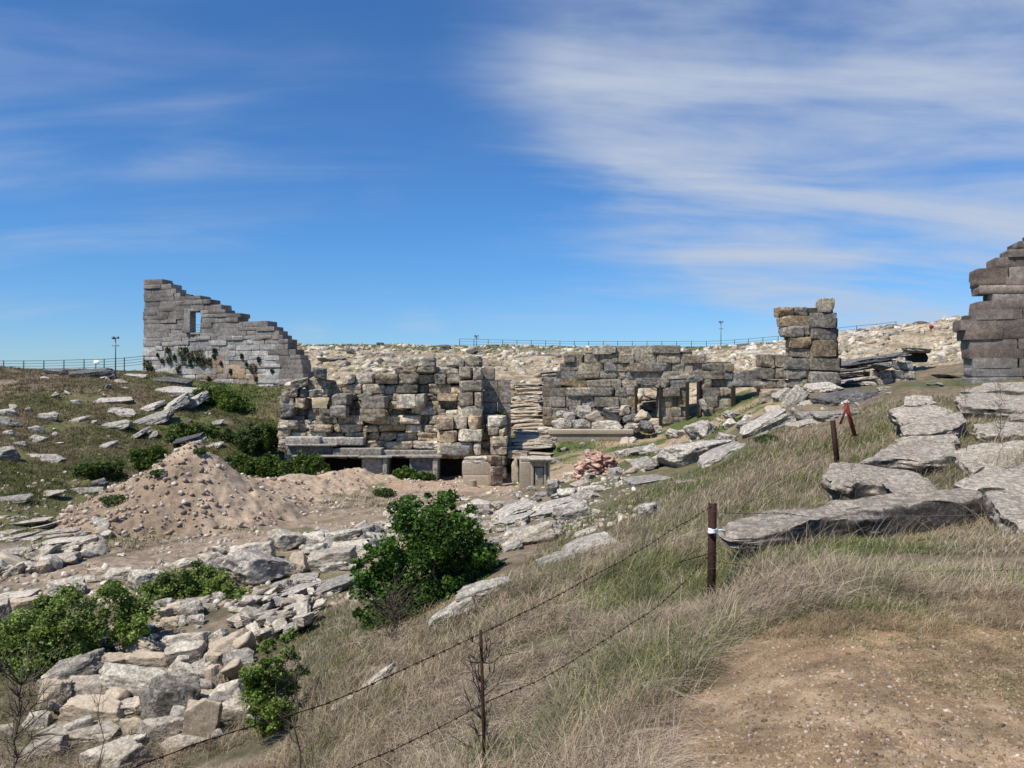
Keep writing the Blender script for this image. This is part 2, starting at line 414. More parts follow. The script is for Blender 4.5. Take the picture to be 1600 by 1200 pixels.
def build_terrain():
    U = np.concatenate([np.arange(-1400, -200, 25), np.arange(-200, 1800, 3.2), np.arange(1800, 3201, 25)]).astype(float)
    LD = np.linspace(math.log(1.5), math.log(140), 520)
    LD = np.concatenate([LD, np.log([160, 190, 230, 290])])
    uu, ll = np.meshgrid(U, LD, indexing='ij'); y = np.exp(ll).ravel(); x = (uu.ravel()-800)/F*y
    z = ground(x, y)
    nu, nl = len(U), len(LD)
    col, _, _, _ = colour_ground(x, y)
    V = np.stack([x, y, z], 1)
    idx = np.arange(nu*nl).reshape(nu, nl)
    Q = np.stack([idx[:-1, :-1].ravel(), idx[1:, :-1].ravel(), idx[1:, 1:].ravel(), idx[:-1, 1:].ravel()], 1)
    # far skirt to the horizon and the land behind the photographer
    ex = []; 
    fx = (U-800)/F*290
    far = np.stack([(U-800)/F*6000, np.full(nu, 6000.0), np.full(nu, 12.0)], 1)
    near = np.stack([(U-800)/F*60, np.full(nu, -40.0), np.full(nu, -1.6)], 1)
    n0 = len(V); V = np.concatenate([V, far, near])
    a = idx[:, -1]; bfar = np.arange(n0, n0+nu); bnear = np.arange(n0+nu, n0+2*nu); c = idx[:, 0]
    Q = np.concatenate([Q, np.stack([a[:-1], a[1:], bfar[1:], bfar[:-1]], 1), np.stack([bnear[:-1], bnear[1:], c[1:], c[:-1]], 1)])
    col = np.concatenate([col, np.tile([[.2, .17, .1]], (2*nu, 1))])
    me = mesh_np('terrain', V, Q, True, col)
    o = link('terrain', me, M_GROUND); tag(o, kind='structure')
build_terrain()

def build_heap():
    xs = np.linspace(-24, -4, 330); ys = np.linspace(25, 48, 300)
    X, Y = np.meshgrid(xs, ys, indexing='ij'); x = X.ravel(); y = Y.ravel()
    h = heap_h(x, y); g = ground(x, y); z = g+h-.06
    nf = fbm2(x, y, 3.0, 4, 51); nm = fbm2(x, y, .8, 3, 52)
    px = x/y*F+800
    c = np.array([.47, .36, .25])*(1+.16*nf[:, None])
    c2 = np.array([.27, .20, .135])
    # the near flank of the tall heap is darker and clodded
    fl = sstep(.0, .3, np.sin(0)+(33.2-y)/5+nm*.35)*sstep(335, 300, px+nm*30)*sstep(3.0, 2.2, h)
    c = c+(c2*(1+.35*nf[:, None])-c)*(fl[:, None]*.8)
    keep = (h > .035)
    idx = np.arange(len(x)).reshape(len(xs), len(ys))
    Q = np.stack([idx[:-1, :-1].ravel(), idx[1:, :-1].ravel(), idx[1:, 1:].ravel(), idx[:-1, 1:].ravel()], 1)
    k2 = keep[Q].any(1); Q = Q[k2]
    used = np.unique(Q); mp = np.full(len(x), -1); mp[used] = np.arange(len(used))
    V = np.stack([x, y, z], 1)[used]; c = c[used]
    low = ~keep[used]; V[low, 2] -= .15
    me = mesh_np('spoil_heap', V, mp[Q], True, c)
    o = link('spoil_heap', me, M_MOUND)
    tag(o, 'tall pale heap of dug earth and gravel trailing right across the arena floor', 'earth heap')
build_heap()

# ------------------------------------------------------------------ rocks
def cube_dirs(n):
    t = np.linspace(-1, 1, n); t = np.tan(t*math.pi/4)
    A, B = np.meshgrid(t, t, indexing='ij'); A = A.ravel(); B = B.ravel(); O = np.ones_like(A)
    faces = [(O, A, B), (-O, B, A), (B, O, A), (A, -O, B), (A, B, O), (B, A, -O)]
    V = np.concatenate([np.stack(f, 1) for f in faces]); V /= np.linalg.norm(V, axis=1)[:, None]
    idx = np.arange(n*n).reshape(n, n)
    q = np.stack([idx[:-1, :-1].ravel(), idx[1:, :-1].ravel(), idx[1:, 1:].ravel(), idx[:-1, 1:].ravel()], 1)
    Q = np.concatenate([q+k*n*n for k in range(6)])
    key = np.round(V*1e5).astype(np.int64)
    _, first, inv = np.unique(key, axis=0, return_index=True, return_inverse=True)
    inv = inv.ravel(); V = V[first]; Q = inv[Q]
    return V, Q
DIRS = {n: cube_dirs(n) for n in (3, 4, 6, 9, 16, 26, 32)}

def rock_arr(n, rng, box=.5, p=16, nplanes=9, disp=.07, fs=1.7, seed=0, tilt=None):
    """a broken block: box faces plus random fracture planes, edges slightly worn; fills about +-1"""
    d, Q = DIRS[n]
    nr = []; hh = []
    for ax in range(3):
        for s in (-1, 1):
            v = np.zeros(3); v[ax] = s; v += rng.normal(0, tilt if tilt is not None else (.10 if box > .4 else .25), 3); nr.append(v/np.linalg.norm(v)); hh.append(rng.uniform(.86, 1.0))
    for _ in range(nplanes):
        v = rng.normal(0, 1, 3); v /= np.linalg.norm(v)
        l1 = np.abs(v).sum()
        nr.append(v); hh.append(rng.uniform(.62, .92)*(1+(l1-1)*box))
    nr = np.array(nr); hh = np.array(hh)
    q = np.clip(d@nr.T/hh, 0, None)
    r = 1/np.power((q**p).sum(1), 1/p)
    V = d*r[:, None]
    if disp:
        so = rng.uniform(0, 50, 3)
        V = V*(1+disp*fbm(V*fs+so, 4, seed)[:, None]+disp*.45*np.abs(fbm(V*fs*4+so, 3, seed+5))[:, None])
    return V, Q

PROTO = {}
for kind, n, cnt in (('boulder', 32, 14), ('block', 32, 10), ('chip', 9, 10), ('flat', 32, 10)):
    PROTO[kind] = []
    for k in range(cnt):
        rng = np.random.default_rng(100+k+len(kind)*31)
        if kind == 'boulder': V, Q = rock_arr(n, rng, .35, 60, 16, .17, 1.9, k)
        elif kind == 'block': V, Q = rock_arr(n, rng, .75, 70, 8, .12, 1.7, k)
        elif kind == 'flat': V, Q = rock_arr(n, rng, .70, 70, 11, .12, 1.9, k)
        else: V, Q = rock_arr(n, rng, .4, 30, 9, .06, 1.7, k)
        PROTO[kind].append((V, Q))
MESHES = {}
def proto_mesh(kind, k, mat):
    key = (kind, k, mat.name)
    if key not in MESHES:
        V, Q = PROTO[kind][k]
        me = mesh_np('%s_stone' % kind, V, Q, kind != 'chip'); me.materials.append(mat); 
        if kind != 'chip':
            try: me.set_sharp_from_angle(angle=math.radians(38))
            except Exception: pass
        MESHES[key] = me
    return MESHES[key]

MATS = {'c': M_LIME, 'g': M_GREY, 'd': M_DARK, 's': M_SLAB, 'b': M_BEIGE}
TONE = {'c': 'cream', 'g': 'grey', 'd': 'dark grey', 's': 'weathered grey', 'b': 'beige'}
BLOCKERS = []
def rock(px0, px1, py0, py1, kind='boulder', tone='c', roll=0, yaw=None, name='boulder', label=None, cat='boulder', group=None, D=None, tf=None, tip=0, rs=None, wild=7):
    cx = (px0+px1)/2; pyb = py1
    if D is None: D = hit(cx, py1-1)
    wpx = px1-px0; w = wpx/F*D; hm = (py1-py0)/F*D
    tan = max((py1-600)/F, .04)+(math.tan(math.radians(tip)) if tip > 0 else 0)
    if tf is None: tf = {'boulder': .8, 'block': .66, 'flat': .32, 'chip': .7}[kind]
    t = hm*tf
    dep = (hm-t)/tan; dep = min(max(dep, .45*w), 1.1*w)
    rr = random.Random(int(px0*31+py0*7)) if rs is None else random.Random(rs)
    k = rr.randrange(len(PROTO[kind]))
    me = proto_mesh(kind, k, MATS[tone])
    o = link(name, me)
    yc = D+dep*.45
    xc = (cx-800)/F*D*(1+.45*dep/D)
    g = gz(xc, D+dep*.2)
    ztop = -(py0-600)/F*(D+dep*.8)
    zb = -(py1-600)/F*D
    th = max(t, .05)
    bury = .22
    H = th*(1+bury)
    o.location = (xc, yc, zb+th-H*.5+(dep*.4*math.tan(math.radians(tip)) if tip > 0 else 0))
    if wild and not roll: roll = rr.uniform(-wild, wild); tip = tip or rr.uniform(-wild, wild)
    rx = math.radians(tip); ry = math.radians(-roll)
    o.scale = (w*.54, dep*.54, H*.56)
    o.rotation_euler = (rx, ry, math.radians(yaw if yaw is not None else rr.uniform(-14, 14)))
    if roll: o.scale.x *= 1.0/max(.8, math.cos(math.radians(roll)))
    if label or cat: tag(o, label, cat, group)
    return o

ORD = ['first', 'second', 'third', 'fourth', 'fifth', 'sixth', 'seventh', 'eighth', 'ninth', 'tenth', 'eleventh', 'twelfth', 'thirteenth', 'fourteenth', 'fifteenth', 'sixteenth', 'seventeenth', 'eighteenth', 'nineteenth', 'twentieth']
def zone(rows, where, group, cat='boulder', **kw):
    """rows: (px0,px1,py0,py1,kind,tone[,roll[,extra dict]]) ; label = own words or look + order inside the zone"""
    byk = {}
    for r in rows:
        nm = {'boulder': 'boulder', 'block': 'stone_block', 'flat': 'stone_slab', 'chip': 'loose_stone'}[r[4]]
        byk.setdefault((nm, r[5]), []).append(r)
    for (nm, tn), lst in byk.items():
        lst = sorted(lst, key=lambda r: r[0]+r[1])
        for i, r in enumerate(lst):
            ex = dict(kw); ex.update(dict(r[7]) if len(r) > 7 else {})
            noun = nm.replace('_', ' ')
            lab = ex.pop('label', None)
            if lab is None:
                lab = ('%s %s %s' % (TONE[tn], noun, where)) if len(lst) == 1 else ('%s %s %s, %s from the left' % (TONE[tn], noun, where, ORD[i] if i < 20 else 'number %d' % (i+1)))
                if len(lst) > 1 and i == len(lst)-1: lab = '%s %s %s, rightmost one' % (TONE[tn], noun, where)
            rock(r[0], r[1], r[2], r[3], r[4], r[5], r[6] if len(r) > 6 else 0, name=nm, label=lab, cat=noun, group=group, **ex)

B, K, S, H_ = 'boulder', 'block', 'flat', 'chip'
zone([
 (361,430,840,880,K,'c',4),(350,458,858,914,B,'g',0,{'label':'large rounded boulder with a black shaded right face beside the green bush','yaw':25}),(420,473,824,862,B,'c',6),
 (457,508,832,858,B,'c',8),(508,560,824,850,B,'g',8),(552,596,815,844,B,'g',6),(582,622,811,834,B,'c',4),(480,552,854,894,K,'c',4),
 (515,587,841,878,K,'c',6),(476,515,847,866,B,'g'),(453,482,858,900,B,'b',0,{'label':'upright orange brown boulder between two pale blocks'}),(433,474,876,903,B,'b',8),(585,612,836,860,B,'g'),
 (588,622,853,873,B,'g',5),(498,538,875,896,B,'g',5),(450,498,892,913,S,'g',6),(424,460,904,927,B,'g',10),
 (428,498,906,937,S,'g',16),(497,552,894,927,S,'g',20,{'label':'long pale slab leaning up to the right behind the flat stone pile'}),(308,352,858,885,B,'c'),(350,394,856,892,B,'c'),
 (337,372,886,906,B,'c'),(600,622,815,834,K,'c'),(603,624,797,815,B,'c'),(560,590,828,840,B,'g'),(540,570,880,892,B,'g'),
 ], 'in the stone row behind the leafy tree', 'boulders lining the near side of the arena track')
zone([
 (73,130,903,934,B,'c',6),(156,217,890,914,B,'c',4),(206,252,884,927,B,'c',20),(263,310,872,890,B,'c',18),
 (-12,50,921,942,S,'c',3),(12,57,930,957,B,'b'),(-12,20,938,980,B,'c'),(18,56,948,964,S,'c'),(128,158,898,912,B,'c'),(140,170,886,900,B,'b')],
 'along the track at the left', 'boulders by the track')
zone([
 (-25,78,809,824,S,'c',6),(37,90,815,829,S,'c',10),(-8,27,822,837,S,'c',2),(-8,50,828,847,S,'c',6),(55,132,820,836,S,'c',8),
 (33,66,834,846,S,'g',6),(45,147,835,853,S,'c',6),(-8,50,852,867,S,'c',3),(85,137,828,838,S,'g',6),(98,148,842,862,B,'c',14),(-8,8,803,812,S,'c'),(32,46,806,812,B,'c'),(92,112,800,808,B,'c')],
 'in the old seat rows left of the earth heap', 'seat row slabs', 'stone slab')
zone([
 (-6,43,771,786,S,'g',5),(45,99,766,778,S,'c',7),(112,159,761,772,S,'g',4),(145,169,748,763,B,'d'),
 (29,99,708,722,S,'g',-2,{'label':'long pale flat slab lying low on the left bank'}),(-10,31,700,723,B,'g'),(37,66,678,695,S,'g',-6),(-4,27,637,651,B,'g'),(-4,26,649,669,B,'g'),
 (48,69,663,681,B,'g'),(60,91,643,659,B,'g'),(101,134,649,661,S,'g',8),(113,127,623,635,B,'g'),
 (151,204,624,632,S,'g',0,{'tf':.6}),(163,188,635,645,S,'g'),(174,211,634,651,S,'g',-8,{'tf':.35}),(151,205,653,673,S,'g',10,{'tf':.5}),
 (206,263,641,666,S,'g',18,{'tf':.4}),(217,250,625,643,S,'g',16),(247,320,608,623,K,'g',-2,{'tf':.75,'label':'long grey beam stone lying across two leaning slabs'}),
 (252,296,618,646,S,'g',32,{'tf':.45}),(277,318,614,642,S,'g',30,{'tf':.45}),(203,229,668,687,S,'g',34),(222,245,670,689,S,'g',36),
 (119,175,577,592,K,'d',0,{'tf':.8}),(74,105,576,588,K,'d',-6,{'tf':.8}),(154,170,587,595,B,'c'),(245,298,594,604,K,'d',-6,{'tf':.8}),
 (195,225,584,592,K,'g',-4,{'tf':.7}),(143,153,657,665,B,'c'),(38,50,636,644,B,'g'),(232,270,648,660,S,'d',20),(60,78,588,594,B,'c'),
 (280,300,655,663,S,'d',12),(275,318,678,690,S,'d',14),(292,320,683,694,S,'g',14),(310,345,690,700,S,'g',6),(320,350,655,668,S,'g',10),
 (20,40,690,700,B,'g'),(5,22,672,682,B,'g'),(162,176,680,686,B,'g'),(86,98,690,696,B,'c'),(190,206,604,610,B,'c'),(178,196,592,600,B,'c')],
 'on the left grassy bank', 'slabs fallen on the left bank', 'stone slab', tip=16)
# the large pile in the lower left corner
zone([
 (85,168,1020,1062,B,'g',0,{'label':'big grey boulder at the upper left end of the near rock pile'}),(163,210,1015,1052,B,'b'),(208,268,1013,1050,K,'b',-6),(180,252,996,1022,B,'b'),(250,334,983,1018,K,'c',8),
 (263,328,998,1042,K,'c',6,{'tip':15}),(320,359,984,1014,K,'c',32),(325,386,990,1032,K,'b',24,{'label':'smooth beige block sloping up at the top right of the near rock pile'}),(313,355,1013,1048,B,'b'),(266,322,1028,1080,B,'c',-24),
 (318,352,1030,1080,B,'b'),(350,397,1010,1048,B,'g'),(58,114,1050,1112,B,'b'),(103,202,1053,1094,K,'c',2),(158,272,1040,1088,B,'c',0),
 (226,304,1050,1128,B,'g',0,{'tf':.85,'label':'tallest grey rock standing in the middle of the near rock pile'}),(103,192,1088,1137,K,'b',-8,{'tip':10}),(172,231,1086,1118,S,'c',10,{'tf':.5}),
 (63,192,1127,1160,S,'c',6,{'tf':.5,'label':'long low cream slab overhanging a dark gap at the foot of the pile'}),(190,232,1120,1153,B,'b'),(216,284,1113,1168,B,'c'),
 (288,344,1088,1157,K,'b',-12,{'tf':.85,'label':'tilted striped beige block at the right end of the near rock pile'}),(342,402,1088,1132,B,'c'),(336,388,1060,1098,B,'c',10),(38,78,1108,1142,B,'c'),
 (40,100,1153,1186,K,'c'),(126,222,1156,1204,B,'c'),(160,235,1170,1215,B,'c'),(253,308,1148,1178,B,'c',20),(270,306,1128,1152,B,'g'),
 (200,250,1085,1115,B,'b'),(300,345,1078,1096,K,'b'),(-6,20,1130,1160,B,'b'),(395,440,1060,1085,B,'c'),(360,395,1045,1065,B,'c')],
 'in the near rock pile at lower left', 'rocks piled at the foot of the slope', wild=20)
zone([
 (208,273,946,977,K,'b',6),(203,252,971,994,S,'g',4,{'tf':.6}),(166,209,976,1000,B,'g',6),(163,197,990,1014,B,'g'),(236,273,935,952,B,'g',10),
 (271,327,930,950,S,'g',4),(281,318,938,968,B,'g'),(260,287,940,960,B,'b'),(248,277,963,987,B,'b'),(273,297,959,982,B,'g'),(290,320,960,980,B,'g'),
 (150,172,1000,1012,B,'g'),(-6,22,998,1020,B,'c'),(-6,42,1016,1042,B,'g'),(20,44,1018,1048,B,'g'),(333,353,923,942,B,'g'),(316,341,940,958,B,'c'),(225,245,960,975,B,'g'),(300,318,975,986,B,'g')],
 'in the small stack right of the leafy bush', 'rocks stacked beside the bush')
zone([
 (711,734,770,784,S,'c'),(717,741,782,808,B,'c'),(735,771,778,808,K,'c',0,{'tf':.75}),(767,788,781,799,B,'c'),(767,832,778,808,S,'g',22),
 (833,864,758,778,S,'g',12),(856,871,754,778,B,'d',0,{'label':'small dark pointed stone standing beside the framed pedestal','tf':.9}),(862,917,755,779,S,'g',8),(833,892,774,798,S,'g',18),(767,832,797,822,S,'g',16),
 (820,872,788,812,S,'g',14),(884,927,769,787,B,'g',8),(864,920,781,814,B,'g',12),(806,882,813,850,B,'c',14),(749,792,840,862,K,'g',4),
 (786,814,838,862,S,'g',34),(717,747,801,818,B,'c'),(729,796,902,940,S,'g',18,{'tf':.6}),(674,737,936,977,S,'g',32,{'tf':.6}),
 (838,892,858,882,S,'g',16),(878,957,835,864,S,'g',18),(992,1036,781,808,B,'g',10,{'label':'lone grey craggy boulder resting in the dry grass of the slope'}),(979,1041,737,758,S,'g',8),(986,1027,711,738,B,'g',14,{'label':'bright angular grey boulder right of the red rubble stack'}),
 (964,989,697,715,K,'g'),(988,1020,694,713,B,'g'),(878,907,733,752,K,'c',6),(908,932,736,750,B,'c'),(949,973,730,746,B,'g'),(905,945,757,768,B,'c'),
 (740,768,812,822,S,'g',10),(790,830,822,834,S,'g',12),(925,950,760,770,B,'g'),(1000,1016,776,782,B,'c'),(895,930,826,838,S,'g',16),(560,612,1040,1080,S,'c',38),(520,556,1090,1104,S,'c',30)],
 'on the terraced edge right of the tree', 'rocks along the terraced slope')
zone([
 (1031,1126,683,727,B,'g',6,{'tf':.8,'label':'broad craggy grey outcrop below the doorway ruin'}),(1070,1122,650,686,B,'g',8),(1123,1147,671,700,B,'g',20),(1000,1032,695,712,B,'g'),(1094,1163,690,720,S,'g',24,{'tf':.5}),
 (1156,1222,642,677,S,'g',26,{'tf':.5}),(1194,1227,630,652,B,'b'),(1216,1272,634,660,S,'g',8,{'tf':.55}),(1231,1285,645,668,S,'c',12,{'tf':.4}),
 (1277,1328,632,658,S,'g',6,{'tf':.5}),(1278,1362,606,634,K,'d',8,{'tf':.7,'label':'long dark slab with a pale top jutting right below the tall pillar'}),(1251,1287,611,633,S,'c',14),(1222,1258,603,634,K,'g',50),
 (1211,1238,600,628,K,'g',35),(1189,1213,604,630,K,'b'),(1267,1301,635,648,S,'c',4),(1371,1395,602,612,B,'g'),(1253,1308,594,614,B,'g',4,{'tf':.8}),
 (1056,1083,746,756,S,'g',10),(1130,1160,640,655,B,'g'),(1150,1180,655,668,B,'g',16),(1040,1068,668,686,B,'g'),(1010,1036,716,730,B,'g'),(1180,1200,668,684,S,'g',22),
 (1395,1440,606,614,S,'g',6),(1450,1475,596,604,B,'g')],
 'on the ridge below the tall pillar', 'rocks on the ridge by the pillar')

# ---- near slabs of the old seating, drawn by the outline of their worn top face
def slab_poly(pts, Df, Db, th, label, seed, mat=None, name='stone_slab', M=150, K=22, rnd=.10, under=.2, th0=None):
    pys = [p[1] for p in pts]; pf, pb = max(pys), min(pys)
    zf = -(pf-600)/F*Df; zb = -(pb-600)/F*Db; b = (zb-zf)/(Db-Df); z0 = zf-b*Df
    W = []
    for (x, y) in pts:
        u = (x-800)/F; v = -(y-600)/F; t = z0/(v-b); W.append((u*t, t))
    W = np.array(W); c = W.mean(0)
    # resample and relax the outline
    C = np.vstack([W, W[:1]]); L = np.concatenate([[0], np.cumsum(np.linalg.norm(np.diff(C, axis=0), axis=1))])
    t = np.linspace(0, L[-1], M, endpoint=False); O = np.stack([np.interp(t, L, C[:, 0]), np.interp(t, L, C[:, 1])], 1)
    for _ in range(3): O = (np.roll(O, 1, 0)+2*O+np.roll(O, -1, 0))/4
    size = np.sqrt(np.ptp(W[:, 0])*np.ptp(W[:, 1]))
    e = fbm(np.column_stack([O*2.2, np.full(M, seed*3.1)]), 4, seed)
    dirv = (O-c); dirv /= np.linalg.norm(dirv, axis=1)[:, None]
    O = O+dirv*(e*.07)[:, None]
    rings = []
    for k in range(1, K+1):
        f = (k/K)**.75
        p2 = c+(O-c)*f
        edge = max(0, (f-.86)/.14)
        z = z0+b*p2[:, 1]-rnd*th*.8*edge**2.2
        nn = fbm(np.column_stack([p2[:, 0]*1.6+p2[:, 1]*.8, p2[:, 1]*4.2, np.full(M, seed*1.7)]), 5, seed+3)
        z = z+nn*.065
        rings.append(np.column_stack([p2, z]))
    dn = 12
    for k in range(1, dn+1):
        f = k/dn
        nn = fbm(np.column_stack([O*3.4, np.full(M, f*th*11+seed)]), 5, seed+9)*1.5
        lay = .02*np.sin(f*th*30+3*e)*.5
        inset = -.05*math.sin(f*math.pi)+under*th*f**1.5
        p2 = O-dirv*(inset-nn*.07+lay*.6)[:, None]
        thk = th if th0 is None else th0+(th-th0)*np.clip((O[:, 0]-W[:, 0].min())/(np.ptp(W[:, 0])*.5), 0, 1)
        z = z0+b*O[:, 1]-rnd*th*.8-f*thk
        rings.append(np.column_stack([p2, z+nn*.015]))
    V = np.concatenate([np.array([[c[0], c[1], z0+b*c[1]]])]+rings)
    R = K+dn; ix = lambda r, k: 1+r*M+(k % M)
    ks = np.arange(M); Tt = np.stack([np.zeros(M, int), ix(0, ks), ix(0, ks+1)], 1)
    Q = np.concatenate([np.stack([ix(r, ks), ix(r+1, ks), ix(r+1, ks+1), ix(r, ks+1)], 1) for r in range(R-1)])
    me = mesh_np('slab', V, [Tt, Q], True); 
    try: me.set_sharp_from_angle(angle=math.radians(42))
    except Exception: pass
    o = link(name, me, mat or M_SLAB)
    tag(o, label, 'stone slab', 'worn seat slabs at the right')
    return o
slab_poly([(1131,826),(1136,812),(1157,804),(1195,798),(1240,793),(1277,789),(1322,779),(1375,772),(1440,766),(1506,761),(1530,765),(1536,774),(1500,783),(1469,784),(1412,791),(1360,797),(1319,803),(1270,812),(1235,826),(1180,836),(1145,838)],
          9.2, 11.6, .46, 'longest worn slab with a dark lichen front face just behind the barbed wire', 1, under=.05, th0=.13)
slab_poly([(1289,742),(1292,732),(1300,723),(1314,720),(1344,724),(1380,729),(1428,734),(1446,743),(1454,754),(1466,764),(1440,775),(1400,774),(1388,758),(1366,752),(1344,753),(1330,758),(1316,754),(1300,748)],
          11.6, 14.4, .34, 'pale flat slab with a square notch cut in its front edge', 2)
slab_poly([(1340,721),(1368,711),(1380,700),(1394,693),(1440,688),(1492,689),(1494,712),(1440,717),(1405,713),(1370,717)], 14.0, 16.6, .33, 'grey slab with a black undercut directly behind the notched slab', 3)
slab_poly([(1397,689),(1406,683),(1420,679),(1460,674),(1489,673),(1494,684),(1488,689),(1440,691)], 16.2, 17.6, .22, 'thin flat slab lying fourth up in the leaning stack of slabs', 4)
slab_poly([(1408,666),(1430,656),(1460,650),(1502,642),(1508,656),(1490,668),(1450,676),(1412,677)], 16.9, 18.8, .28, 'long slab with its raised right corner in the leaning stack', 5)
slab_poly([(1388,642),(1400,635),(1416,631),(1456,629),(1476,635),(1490,643),(1460,651),(1412,663),(1402,650)], 18.2, 21, .28, 'broad rounded slab near the top of the leaning stack', 6)
slab_poly([(1414,620),(1430,617),(1456,620),(1461,628),(1438,631),(1413,631)], 20.5, 22.5, .25, 'small uppermost slab of the leaning stack in the grass', 7)
slab_poly([(1538,767),(1560,764),(1600,768),(1680,775),(1720,800),(1700,846),(1600,826),(1564,800)], 8.4, 11.2, .4, 'grey slab cut by the right edge, nearest to the viewer', 8)
slab_poly([(1488,757),(1510,746),(1524,739),(1538,728),(1600,723),(1710,722),(1720,764),(1600,766),(1560,762),(1510,762)], 11.6, 13.8, .26, 'flat slab with a dark gap below at the right edge', 9)
slab_poly([(1488,701),(1516,694),(1556,690),(1600,687),(1730,684),(1730,722),(1600,726),(1540,729),(1522,738),(1500,718)], 13.2, 16.4, .34, 'widest pale slab with a wavy surface at the right edge', 10)
slab_poly([(1522,663),(1560,657),(1600,656),(1700,655),(1710,676),(1600,678),(1540,678),(1528,674)], 16.8, 19.2, .36, 'thick pale slab above the wavy one at the right edge', 11)
slab_poly([(1494,618),(1512,614),(1540,612),(1580,617),(1700,622),(1700,640),(1600,640),(1502,634)], 20.0, 23.0, .3, 'slab half hidden by dry weeds right of the stack', 12)
slab_poly([(1499,613),(1520,604),(1540,599),(1566,596),(1700,598),(1700,609),(1560,610)], 24, 27, .3, 'farthest flat slab just in front of the right wall', 13)
slab_poly([(1576,648),(1600,646),(1640,646),(1640,653),(1600,654),(1578,653)], 18.6, 20, .2, 'small slab poking out of the weeds at the right edge', 14)

# ------------------------------------------------------------------ masonry
def masonry(mb, A, Bp, poly, zlo, zhi, ch, bw, depth, colf, holes=(), jit=.05, rot=1.0, gap=.02, rnd=(.75, 16), disp=.05, n=6, seed=0, rec=.12, toprag=0.0, skip=0.0):
    """courses of separate worn blocks on the line A-B ((px,D) each), kept inside the outline"""
    rng = np.random.default_rng(seed)
    a = np.array([(A[0]-800)/F*A[1], A[1]]); b = np.array([(Bp[0]-800)/F*Bp[1], Bp[1]])
    Ls = np.linalg.norm(b-a); t = (b-a)/Ls; nrm = np.array([-t[1], t[0]])   # away from the viewer
    if nrm[1] < 0: nrm = -nrm
    ang = math.atan2(t[1], t[0])
    z = zlo; ss = np.arange(0, Ls, .06)
    X = a[0]+t[0]*ss; Y = a[1]+t[1]*ss; PXs = X/Y*F+800
    while z < zhi:
        h = ch*rng.uniform(.82, 1.2); zm = z+h*.5
        rows = 600-zm/Y*F
        ins = inpoly(PXs, rows, poly)
        for hp in holes: ins &= ~inpoly(PXs, rows, hp)
        i = 0
        while i < len(ss):
            if not ins[i]: i += 1; continue
            j = i
            while j < len(ss) and ins[j]: j += 1
            s0, s1 = ss[i], ss[j-1]+.06; i = j
            s = s0+rng.uniform(-.1, 0)*toprag
            while s < s1-.12:
                w_ = rng.uniform(*bw)
                if s1-(s+w_) < bw[0]*.5: w_ = s1-s
                if rng.random() > skip:
                    V, Q = rock_arr(n, rng, .95, rnd[1]*1.6, (0 if rnd[1] > 40 else 1) if rnd[0] > .8 else 4, disp, 1.5, seed, .012 if rnd[0] > .85 else .03)
                    off = rng.uniform(0, rec)
                    V = V*np.array([w_*.5-gap*.3, depth*.5, h*.5-gap*.3])*(1.10 if rnd[0] > .85 else 1.085)
                    ra = rng.normal(0, .02*rot); rb = rng.normal(0, .015*rot); 
                    V = np.stack([V[:, 0]*math.cos(ra)-V[:, 1]*math.sin(ra), V[:, 0]*math.sin(ra)+V[:, 1]*math.cos(ra), V[:, 2]+V[:, 0]*rb], 1)
                    sc = s+w_*.5; dy = depth*.5+off+rng.normal(0, jit)
                    cx = a[0]+t[0]*sc+nrm[0]*dy; cy = a[1]+t[1]*sc+nrm[1]*dy
                    W = np.stack([V[:, 0]*t[0]-V[:, 1]*t[1]*(1 if t[0] >= 0 else -1), V[:, 0]*t[1]+V[:, 1]*t[0], V[:, 2]], 1)+[cx, cy, zm]
                    c = colf(cx/cy*F+800, 600-zm/cy*F, rng)*(1+.35*float(fbm(np.array([[cx*.3, cy*.3, zm*.45]]), 3, 5)[0]))
                    mb.add(W, Q, c)
                s += w_
        z += h
def core(mb, A, Bp, poly, zlo, zhi, holes=(), back=.7, seed=99, colr=(.13, .115, .10), inset=4):
    cxm = sum(p[0] for p in poly)/len(poly)
    masonry(mb, (A[0], A[1]+back), (Bp[0], Bp[1]+back), [(p[0]+(inset if p[0] < cxm else -inset), p[1]+inset*.8) for p in poly], zlo, zhi, .6, (1.6, 3.0), .5, lambda a, b, r: np.array(colr), holes=holes, jit=0, rot=0, gap=-.12, rnd=(.9, 60), disp=0, seed=seed, rec=0, n=4)
def mesh_sharp(mb, name, ang=40):
    me = mb.mesh(name, True)
    try: me.set_sharp_from_angle(angle=math.radians(ang))
    except Exception: pass
    return me

def pick(rng, cs, var=.12):
    c = np.array(cs[rng.integers(len(cs))]); return c*rng.uniform(1-var, 1+var)
GR = [(.50, .44, .345), (.56, .49, .375), (.36, .32, .255), (.53, .44, .315), (.44, .39, .305)]
CR = [(.76, .64, .46), (.70, .58, .41), (.70, .54, .35), (.82, .73, .57), (.52, .45, .34), (.78, .67, .50)]

